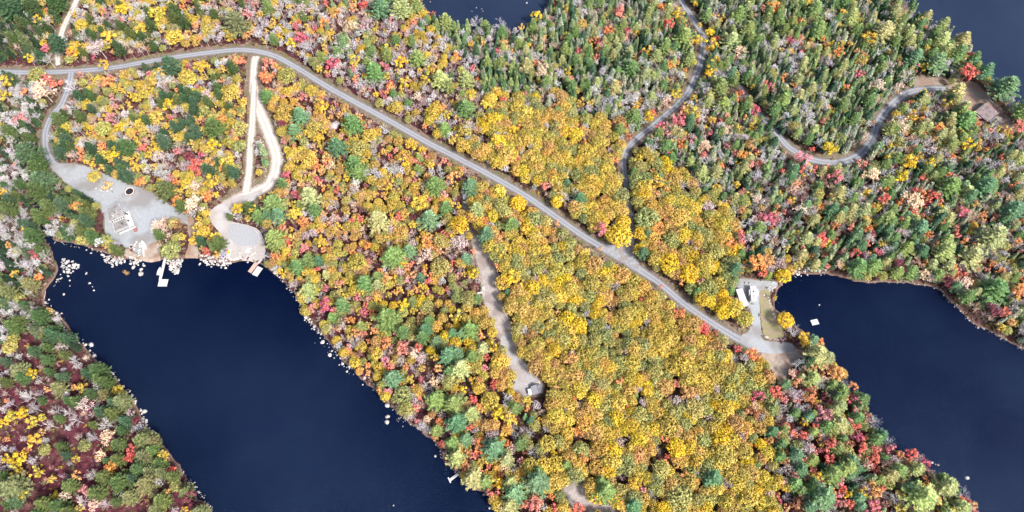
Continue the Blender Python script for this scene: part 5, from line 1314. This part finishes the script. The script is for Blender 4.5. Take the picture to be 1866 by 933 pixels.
# float mat with four dark squares, and the swim raft, buoy
c, an, l, w_ = quad([(396 - 0, 0)] * 4, 1) if False else quad([(402.6, 463), (408.6, 458.2), (412, 465.6), (405.6, 471.8)], LAND + .5)
e = empty('swim_platform', (c.x, c.y, LAND + .2), an); tag(e, 'white framed swim platform with dark purple panels lying on pale stones', 'platform')
fr = MB(); l = max(l, 2.4); w_ = max(w_, 2.4)
for x in (-l/2, 0, l/2): fr.box(x - .09, x + .09, -w_/2, w_/2, .3, .5)
for y in (-w_/2, 0, w_/2): fr.box(-l/2, l/2, y - .09, y + .09, .31, .52)
fr.build('frame', M['white'], e)
for sx in (-1, 1):
    for sy in (-1, 1): MB().box(sx*l/4 - l/4 + .12, sx*l/4 + l/4 - .12, sy*w_/4 - w_/4 + .12, sy*w_/4 + w_/4 - .12, .3, .42).build('panel', M['purplepl'], e)
def paddle_float(pa, pb, mat, w_, label):
    a, an, L = frame(pa, pb, LAND + .2); e = empty('float_mat', (a.x, a.y, LAND + .16), an); tag(e, label, 'float mat')
    for k in range(5): MB().tube((0, (k - 2) * w_ / 5, .14), (L, (k - 2) * w_ / 5, .14), w_ / 10 - .01, w_ / 10 - .01, 8).build('air_tube', mat, e)
paddle_float((402.5, 458.5), (408.5, 452.5), noisy('pale_green_vinyl', (.42, .52, .50), (.52, .62, .60), 2, rough=.4), 1.2, 'pale green air mat above the panelled platform')
paddle_float((407.4, 460.5), (410.2, 453.5), M['purplepl'], .9, 'dark purple air mat between the panelled platform and the red kayak')
v = P(1484.7, 587.2, .4); e = empty('swim_raft', (v.x, v.y, 0), .22); tag(e, 'square white swim raft floating alone on the east lake', 'raft')
planks(-1.75, 1.75, -1.35, 1.35, .5, .06, .3, 'x').build('deck', M['white'], e)
for y in (-1.0, 1.0): MB().tube((-1.7, y, .2), (1.7, y, .2), .24, .24, 10).build('pontoon', M['dockwood'], e)
MB().box(-.5, .5, -.25, .25, .503, .53).build('mat', M['greyrock'], e)
MB().tube((1.7, -.3, -.5), (1.7, -.3, .9), .03, .03, 6).tube((1.7, .3, -.5), (1.7, .3, .9), .03, .03, 6).tube((1.7, -.3, .2), (1.7, .3, .2), .03, .03, 6).build('ladder', M['darkmetal'], e)
v = P(1493, 555.5, .2); e = empty('buoy', (v.x, v.y, 0)); tag(e, 'small round white buoy above the swim raft', 'buoy')
MB().lathe([(0, -.3), (.3, -.15), (.42, .1), (.34, .38), (.12, .52), (0, .54)], 12).build('float', M['white'], e, smooth=True); MB().lathe([(.05, .5), (.09, .62), (0, .64)], 8).build('cap', M['redpl'], e)

# ---- docks
def dock_part(parent, pts, z, mat, name, step=.3, along='y'):
    c, an, l, w_ = quad(pts, z)
    o = planks(-l/2, l/2, -w_/2, w_/2, 0, .1, step, along).build(name, mat, parent, loc=(c.x - parent.location.x, c.y - parent.location.y, z), rot=(0, 0, an))
    for sx in (-1, 1):
        for sy in (-1, 1): MB().tube((sx*(l/2-.12), sy*(w_/2-.1), -z - 1.2), (sx*(l/2-.12), sy*(w_/2-.1), -.11), .08, .08, 6).build('pile', M['bark'], o)
    MB().box(-l/2, l/2, -w_/2 - .03, -w_/2 + .05, -.26, -.11).box(-l/2, l/2, w_/2 - .05, w_/2 + .03, -.26, -.11).build('beam', mat, o)
    return o
v = P(297, 500, 0); e = empty('t_dock', (v.x, v.y, 0)); tag(e, 'white T-shaped dock reaching from the grassy point into the west lake', 'dock')
dock_part(e, [(294.2, 468), (299.2, 468), (299.4, 509), (294.4, 509)], .75, M['white'], 'gangway', .3, 'x'); dock_part(e, [(288.8, 509.2), (305.6, 509), (305.2, 521.5), (288.6, 521.2)], .8, M['white'], 'platform', .3)
v = P(466, 490, 0); e = empty('double_dock', (v.x, v.y, 0)); tag(e, 'two-part dock, reddish boards beside a pale raft, with a narrow gangway', 'dock')
dock_part(e, [(464, 476.6), (469.8, 479.5), (459.3, 498.4), (452.2, 494.6)], .7, M['redwood'], 'red_platform', .3)
dock_part(e, [(469.3, 484.6), (478.8, 489), (468.8, 504), (459.2, 499.6)], .6, M['white'], 'raft', .35)
dock_part(e, [(469.0, 478.2), (482.6, 465.2), (484.4, 467.2), (471.0, 480.2)], .95, M['dockwood'], 'gangway', .3, 'y')
v = P(828, 868, 0); e = empty('short_dock', (v.x, v.y, 0)); tag(e, 'short white dock with a cross end under the leaning lime pine', 'dock')
dock_part(e, [(818.4, 873.0), (838.8, 857.8), (841.2, 861.2), (821.4, 877.0)], .6, M['white'], 'gangway', .3, 'y')
dock_part(e, [(815.2, 870.8), (817.4, 869.8), (822.6, 878.6), (820.4, 880.0)], .64, M['white'], 'cross_end', .3, 'y')

# ---- trailer and camper
def box_trailer():
    c, an, l, w_ = quad([(1352.2, 559.0), (1341.0, 526.0), (1351.9, 524.6), (1363.4, 553.2)], LAND + 2.9)
    e = empty('travel_trailer', (c.x, c.y, LAND + .15), an); tag(e, 'long plain white trailer parked at a slant beside the camper', 'trailer')
    b = MB(); h0, h1 = .5, 2.7
    prof = [(-l/2, h0), (l/2 - .5, h0), (l/2, h0 + .5), (l/2, h1 - .3), (l/2 - .3, h1), (-l/2 + .15, h1), (-l/2, h1 - .15)]
    for sg in (-1, 1): b.face([(x, sg * w_/2, z) for x, z in (prof if sg < 0 else prof[::-1])])
    for i in range(len(prof)): (xa, za), (xb, zb) = prof[i], prof[(i+1) % len(prof)]; b.face([(xa, -w_/2, za), (xa, w_/2, za), (xb, w_/2, zb), (xb, -w_/2, zb)])
    b.build('body', M['white'], e)
    for k in range(9): x = -l/2 + l * (k + .5) / 9; MB().box(x - .03, x + .03, -w_/2 + .1, w_/2 - .1, h1 + .002, h1 + .03).build('roof_rib', M['white'], e)
    for sx in (-.5, .5):
        for sy in (-1, 1): MB().tube((sx, sy * (w_/2 - .3), .36), (sx, sy * (w_/2 + .02), .36), .36, .36, 14).build('wheel', M['tyre'], e)
    MB().tube((l/2 - .3, 0, .5), (l/2 + 1.2, 0, .5), .06, .06, 6).build('hitch', M['darkmetal'], e)
    window(e, 1.1, .6, (l * .2, -w_/2 - .02, 1.7)); window(e, 1.1, .6, (-l * .2, -w_/2 - .02, 1.7)); MB().box(-.4, .4, -w_/2 - .05, -w_/2 - .003, .6, 2.3).build('door', M['white'], e)
box_trailer()
def camper():
    c, an, l, w_ = quad([(1369.0, 547.6), (1367.2, 521.4), (1376.8, 521.2), (1380.2, 547.2)], LAND + 3.1)
    e = empty('camper', (c.x, c.y, LAND + .15), an); tag(e, 'white camper with slide-outs on both sides and dark roof hatches', 'camper')
    h0, h1 = .55, 3.0
    b = MB(); b.box(-l/2, l/2, -w_/2, w_/2, h0, h1); b.build('body', M['white'], e)
    MB().box(-l/2 + .1, l/2 - .1, -w_/2 + .1, w_/2 - .1, h1 + .002, h1 + .06).build('roof_skin', M['white'], e)
    MB().box(-l*.12, l*.32, -w_/2 - 1.0, -w_/2 - .003, h0 + .2, h1 - .25).build('slide_out', M['white'], e)
    MB().box(-l*.10, l*.26, w_/2 + .003, w_/2 + .6, h0 + .2, h1 - .3).build('slide_out', M['white'], e)
    for x, y, s in ((l*.12, .0, .34), (-l*.14, -.1, .2), (l*.42, .2, .16), (l*.3, -.2, .12)): MB().box(x-s, x+s, y-s, y+s, h1 + .062, h1 + .2).build('roof_hatch', M['black'], e)
    MB().box(-l*.36, -l*.22, -.35, .35, h1 + .062, h1 + .36).build('air_conditioner', M['white'], e)
    for sx in (-.5, .5):
        for sy in (-1, 1): MB().tube((sx - .3, sy * (w_/2 - .3), .36), (sx - .3, sy * (w_/2 + .02), .36), .36, .36, 14).build('wheel', M['tyre'], e)
    window(e, .9, .6, (-l/2 - .02, 0, 1.9), PI2); window(e, 1.0, .7, (-l*.3, -w_/2 - .02, 1.9)); window(e, 1.0, .7, (.4, -w_/2 - 1.02, 1.8))
    MB().tube((-l/2 - .1, 0, .5), (-l/2 - 1.0, 0, .5), .05, .05, 6).box(-l/2 - 1.1, -l/2 - .8, -.3, .3, .55, .9).build('hitch', M['darkmetal'], e)
camper()
for px, py, lb in ((1358, 516.4, 'small white tank on the gravel above the trailer'), (1365.6, 517, 'small white tank on the gravel above the camper')):
    v = P(px, py); e = empty('gas_tank', (v.x, v.y, LAND + .15)); tag(e, lb, 'tank')
    MB().lathe([(0, 0), (.3, 0), (.34, .15), (.34, .6), (.2, .8), (0, .82)], 12).build('body', M['white'], e, smooth=True); MB().lathe([(.1, .8), (.12, .95), (0, .96)], 8).build('valve_collar', M['darkmetal'], e)

# ---- pickup in the woods
def pickup():
    c, an, l, w_ = quad([(844.9, 370.2), (844.3, 354.6), (848.6, 354.6), (849.8, 370.2)], LAND + 1.0); l = 5.6; w_ = 1.95
    e = empty('pickup_truck', (c.x, c.y, LAND + .05), an + math.pi); tag(e, 'white pickup truck parked in the trees at the top of the hidden drive', 'pickup')
    b = MB(); b.box(-l/2, l/2, -w_/2, w_/2, .45, .95); b.box(l/2 - 1.5, l/2 - .05, -w_/2 + .05, w_/2 - .05, .952, 1.15)
    b.box(-l/2, -.6, -w_/2, -w_/2 + .1, .952, 1.3).box(-l/2, -.6, w_/2 - .1, w_/2, .952, 1.3).box(-l/2, -l/2 + .08, -w_/2 + .102, w_/2 - .102, .952, 1.3); b.build('body', M['white'], e)
    cb = MB(); A = [(-.55, 0.96), (1.35, .96), (.75, 1.7), (-.4, 1.7)]
    for sg in (-1, 1): cb.face([(x, sg * (w_/2 - .06 - (.12 if z > 1.2 else 0)), z) for x, z in (A if sg < 0 else A[::-1])])
    for i in (1, 3): (xa, za), (xb, zb) = A[i], A[(i+1) % 4]; cb.face([(xa, -w_/2 + .06 + (.12 if za > 1.2 else 0), za), (xa, w_/2 - .06 - (.12 if za > 1.2 else 0), za), (xb, w_/2 - .06 - (.12 if zb > 1.2 else 0), zb), (xb, -w_/2 + .06 + (.12 if zb > 1.2 else 0), zb)])
    cb.build('cab_glass', M['glass'], e); MB().box(-.42, .76, -w_/2 + .18, w_/2 - .18, 1.7, 1.76).build('cab_roof', M['white'], e)
    for sx in (-1.75, 1.8):
        for sy in (-1, 1): MB().tube((sx, sy * (w_/2 - .22), .4), (sx, sy * (w_/2 + .02), .4), .4, .4, 14).build('wheel', M['tyre'], e)
    for sy in (-.7, .7): MB().box(l/2 + .003, l/2 + .03, sy - .18, sy + .18, .7, .88).build('headlight', M['glass'], e)
pickup()
# small grey shed half hidden left of the yellow oak
v = P(800, 411); e = empty('storage_shed', (v.x, v.y, LAND), .25); tag(e, 'small pale metal shed with dark side half hidden left of the bright oak', 'shed')
MB().box(-1.4, 1.2, -1.3, 1.3, 0, 2.0).build('wall', M['darkmetal'], e); gable(2.6, 2.6, 2.0, 2.7, .15, mats=[M['rooflilac'], M['black']], parent=e); MB().box(-.35, .35, -1.35, -1.303, .05, 1.8).build('door', M['white'], e)
# grey hut by the pale track
v = P(156, 27); e = empty('hut', (v.x, v.y, LAND), -.45); tag(e, 'small grey-roofed hut beside the pale northwest track', 'hut')
MB().box(-1.5, 1.5, -1.3, 1.3, 0, 2.2).build('wall', M['deck'], e); gable(3.0, 2.6, 2.2, 2.8, .25, mats=[M['roofgrey'], M['roofgrey']], parent=e); MB().box(-.4, .4, -1.35, -1.303, .05, 1.9).build('door', M['timber'], e)
# lean-to by the double dock
c, an, l, w_ = quad([(483.8, 464.8), (495.4, 470.6), (498.0, 465.6), (486.2, 458.6)], LAND + 2.0)
e = empty('lean_to', (c.x, c.y, LAND), an); tag(e, 'dark-roofed lean-to with white front edge by the double dock', 'shelter')
mb = MB(); mb.face([(-l/2, -w_/2, 1.7), (l/2, -w_/2, 1.7), (l/2, w_/2, 2.3), (-l/2, w_/2, 2.3)]); mb.face([(-l/2, w_/2, 2.22), (l/2, w_/2, 2.22), (l/2, -w_/2, 1.62), (-l/2, -w_/2, 1.62)]); mb.build('roof', M['roofdark'], e)
MB().box(-l/2, l/2, -w_/2 - .3, -w_/2 - .003, 1.55, 1.72).build('fascia', M['white'], e); MB().box(-l/2 + .1, l/2 - .1, w_/2 - .2, w_/2 - .1, 0, 2.15).build('back_wall', M['deck'], e)
for x in (-l/2 + .1, l/2 - .1): MB().box(x - .06, x + .06, -w_/2 + .05, -w_/2 + .17, 0, 1.6).build('post', M['white'], e)
# blue tarp bundle
v = P(270.5, 342); e = empty('tarp_pile', (v.x, v.y, LAND + .1), .4); tag(e, 'blue tarp over a low pile at the top edge of the west yard', 'tarp')
mb = MB(); n = 7; rg = random.Random(3)
hh = [[.15 + .7 * math.exp(-((i-3)**2 + (j-3)**2) / 5) + rg.uniform(-.08, .08) for j in range(n)] for i in range(n)]
for i in range(n - 1):
    for j in range(n - 1): mb.face([((a-3)*.42, (b-3)*.36, hh[a][b]) for a, b in ((i, j), (i+1, j), (i+1, j+1), (i, j+1))])
mb.build('tarp', M['bluepl'], e); MB().box(-.9, .9, -.6, .6, 0, .3).build('log_stack', M['timber'], e)
# utility trailer on the strip
c, an, l, w_ = quad([(869.4, 535.6), (879.6, 534.4), (879.4, 531.0), (870.2, 533.0)], LAND + .9)
e = empty('picnic_bench', (c.x, c.y, LAND + .1), an); tag(e, 'long white table on the left side of the strip clearing', 'table')
l = max(l, 2.6); planks(-l/2, l/2, -.45, .45, .78, .06, .22, 'x').build('tabletop', M['white'], e)
for x in (-l/2 + .3, l/2 - .3): MB().box(x-.05, x+.05, -.4, .4, 0, .718).build('trestle', M['dockwood'], e)
v = P(880.6, 526); e = empty('crate', (v.x, v.y, LAND + .1), .1); tag(e, 'square white crate on the gravel above the long white table', 'crate')
MB().box(-.6, .6, -.55, .55, 0, .75).build('box', M['white'], e); MB().box(-.66, .66, -.61, .61, .752, .86).build('lid', M['white'], e)

# ---- strip clearing cabin
def strip_cabin():
    c, an, l, w_ = quad([(971.0, 719.4), (967.4, 704.4), (986.4, 699.0), (990.0, 714.2)], LAND + 2.9)
    e = empty('strip_cabin', (c.x, c.y, LAND), an); tag(e, 'small cabin with half lilac, half dark roof at the lower end of the strip clearing', 'cabin')
    MB().box(-l/2 + .2, l/2 - .2, -w_/2 + .3, w_/2 - .3, 0, 2.3).build('wall', M['timber'], e)
    gable(l - .4, w_ - .6, 2.3, 3.4, .3, mats=[M['roofdark'], M['rooflilac']], parent=e)
    window(e, 1.0, .9, (0, w_/2 - .27, 1.4)); window(e, .9, .9, (-l/2 + .17, .2, 1.4), PI2)
    MB().lathe([(.14, 3.0), (.14, 3.9), (.2, 3.92), (0, 4.0)], 10, c=(l*.2, -w_*.2, 0)).build('chimney', M['white'], e)
    cn = planks(-l/2 + .3, l/2 - .8, w_/2 + .1, w_/2 + 1.7, 2.05, .06, .4, 'y').build('awning', M['white'], e)
    for x in (-l/2 + .4, l/2 - 1.0): MB().box(x-.05, x+.05, w_/2 + 1.5, w_/2 + 1.6, 0, 1.98).build('awning_post', M['white'], e)
    planks(l/2 - .1, l/2 + 2.2, -w_*.45, w_*.2, .45, .08, .25, 'y').build('porch', M['deck'], e)
strip_cabin()
for (a_, b_), lb in ((((955.7, 664), (968.6, 686.4)), 'long pale log along the right edge of the cabin pad'), (((964.3, 675), (974.6, 687.2)), 'shorter pale log behind the long one near the cabin')):
    p, q = P(*a_, LAND + .3), P(*b_, LAND + .3)
    e = empty('log', ((p.x+q.x)/2, (p.y+q.y)/2, LAND + .1), math.atan2(q.y-p.y, q.x-p.x)); tag(e, lb, 'log'); L = (q - p).length
    MB().tube((-L/2, 0, .3), (L/2, .1, .28), .3, .24, 9, cap=False).build('bark', M['palebark'], e); MB().tube((-L/2 - .02, 0, .3), (-L/2 + .02, 0, .3), .27, .27, 9).build('cut_end', M['dockwood'], e)

# ---- brown-roofed cabin, top right
def brown_cabin():
    # A lower-left eave end, B top, C right, D bottom
    c, an, l, w_ = quad([(1779.7, 203.6), (1803.2, 221.8), (1822.5, 202.5), (1800.0, 182.7)], LAND + 3.2)
    e = empty('brown_cabin', (c.x, c.y, LAND), an); tag(e, 'large cabin with mauve-brown gable roof and lower dark wing near the northeast lake', 'cabin')
    MB().box(-l/2 + .3, l/2 - .3, -w_/2 + .3, w_/2 - .3, 0, 2.7).build('wall', M['timber'], e)
    gable(l - .5, w_ - .6, 2.7, 4.3, .35, mats=[M['roofmauve'], M['roofred']], parent=e, ridge_off=.16)
    for x in (-l*.3, 0, l*.25): window(e, 1.4, 1.0, (x, -w_/2 + .26, 1.6))
    MB().box(-l/2 + .2, l*.1, -w_/2 - .5, -w_/2 - .02, 1.9, 2.02).build('white_canopy', M['white'], e)
    MB().box(-l/2 - .9, -l/2 + .05, -w_*.1, w_*.3, 0, 2.2).build('side_porch', M['deck'], e)
    c2, an2, l2, w2 = quad([(1805.2, 220.6), (1817.0, 231.6), (1830.4, 217.4), (1819.0, 208.6)], LAND + 2.6)
    f = MB(); f.box(-l2/2, l2/2, -w2/2, w2/2, 0, 2.2)
    R_ = Matrix.Rotation(-an, 4, 'Z'); loc = R_ @ Vector((c2.x - c.x, c2.y - c.y, 0))
    wg = f.build('wing_wall', M['timber'], e, loc=loc, rot=(0, 0, an2 - an))
    gable(l2, w2, 2.2, 2.75, .2, mats=[M['roofdark'], M['roofmauve']], parent=wg)
    MB().lathe([(.16, 3.2), (.16, 4.7), (.24, 4.72), (0, 4.8)], 10, c=(l*.32, w_*.1, 0)).build('chimney', M['white'], e)
brown_cabin()
for px, py, lb in ((1801, 163.5, 'small white dinghy lying on the bank above the brown cabin'),):
    kayak((px - 3, py + 1.5), (px + 3.2, py - 1), M['white'], lb, LAND + .2, 1.1, 'dinghy')
# leafy bush standing in the shallows
v = P(230.5, 495.5, .3); e = empty('water_bush', (v.x, v.y, -.1)); tag(e, 'low orange-brown bush standing in the lake below the cottage yard', 'bush')
c_ = mobj('leaves', ARCH['shrub'][0][0], e, scale=(2.0, 2.0, 1.1)); c_.color = (.40, .25, .12, 1); MB().tube((0, 0, -.6), (0, 0, .5), .09, .05, 5).build('stem', M['bark'], e)
# signs of tyre wear, low edge: a brown log floating at the west shore
p, q = P(83, 530, .1), P(78, 552, .1)
e = empty('driftwood', ((p.x+q.x)/2, (p.y+q.y)/2, .1), math.atan2(q.y-p.y, q.x-p.x)); tag(e, 'reddish driftwood log along the west bank of the bay', 'log'); L = (q - p).length
MB().tube((-L/2, 0, 0), (0, .25, .05), .16, .2, 7, cap=False).tube((0, .25, .05), (L/2, -.1, 0), .2, .1, 7, cap=False).build('trunk', M['redwood'], e); MB().tube((L*.1, .1, .05), (L*.25, .9, .2), .07, .03, 5).build('branch', M['redwood'], e)
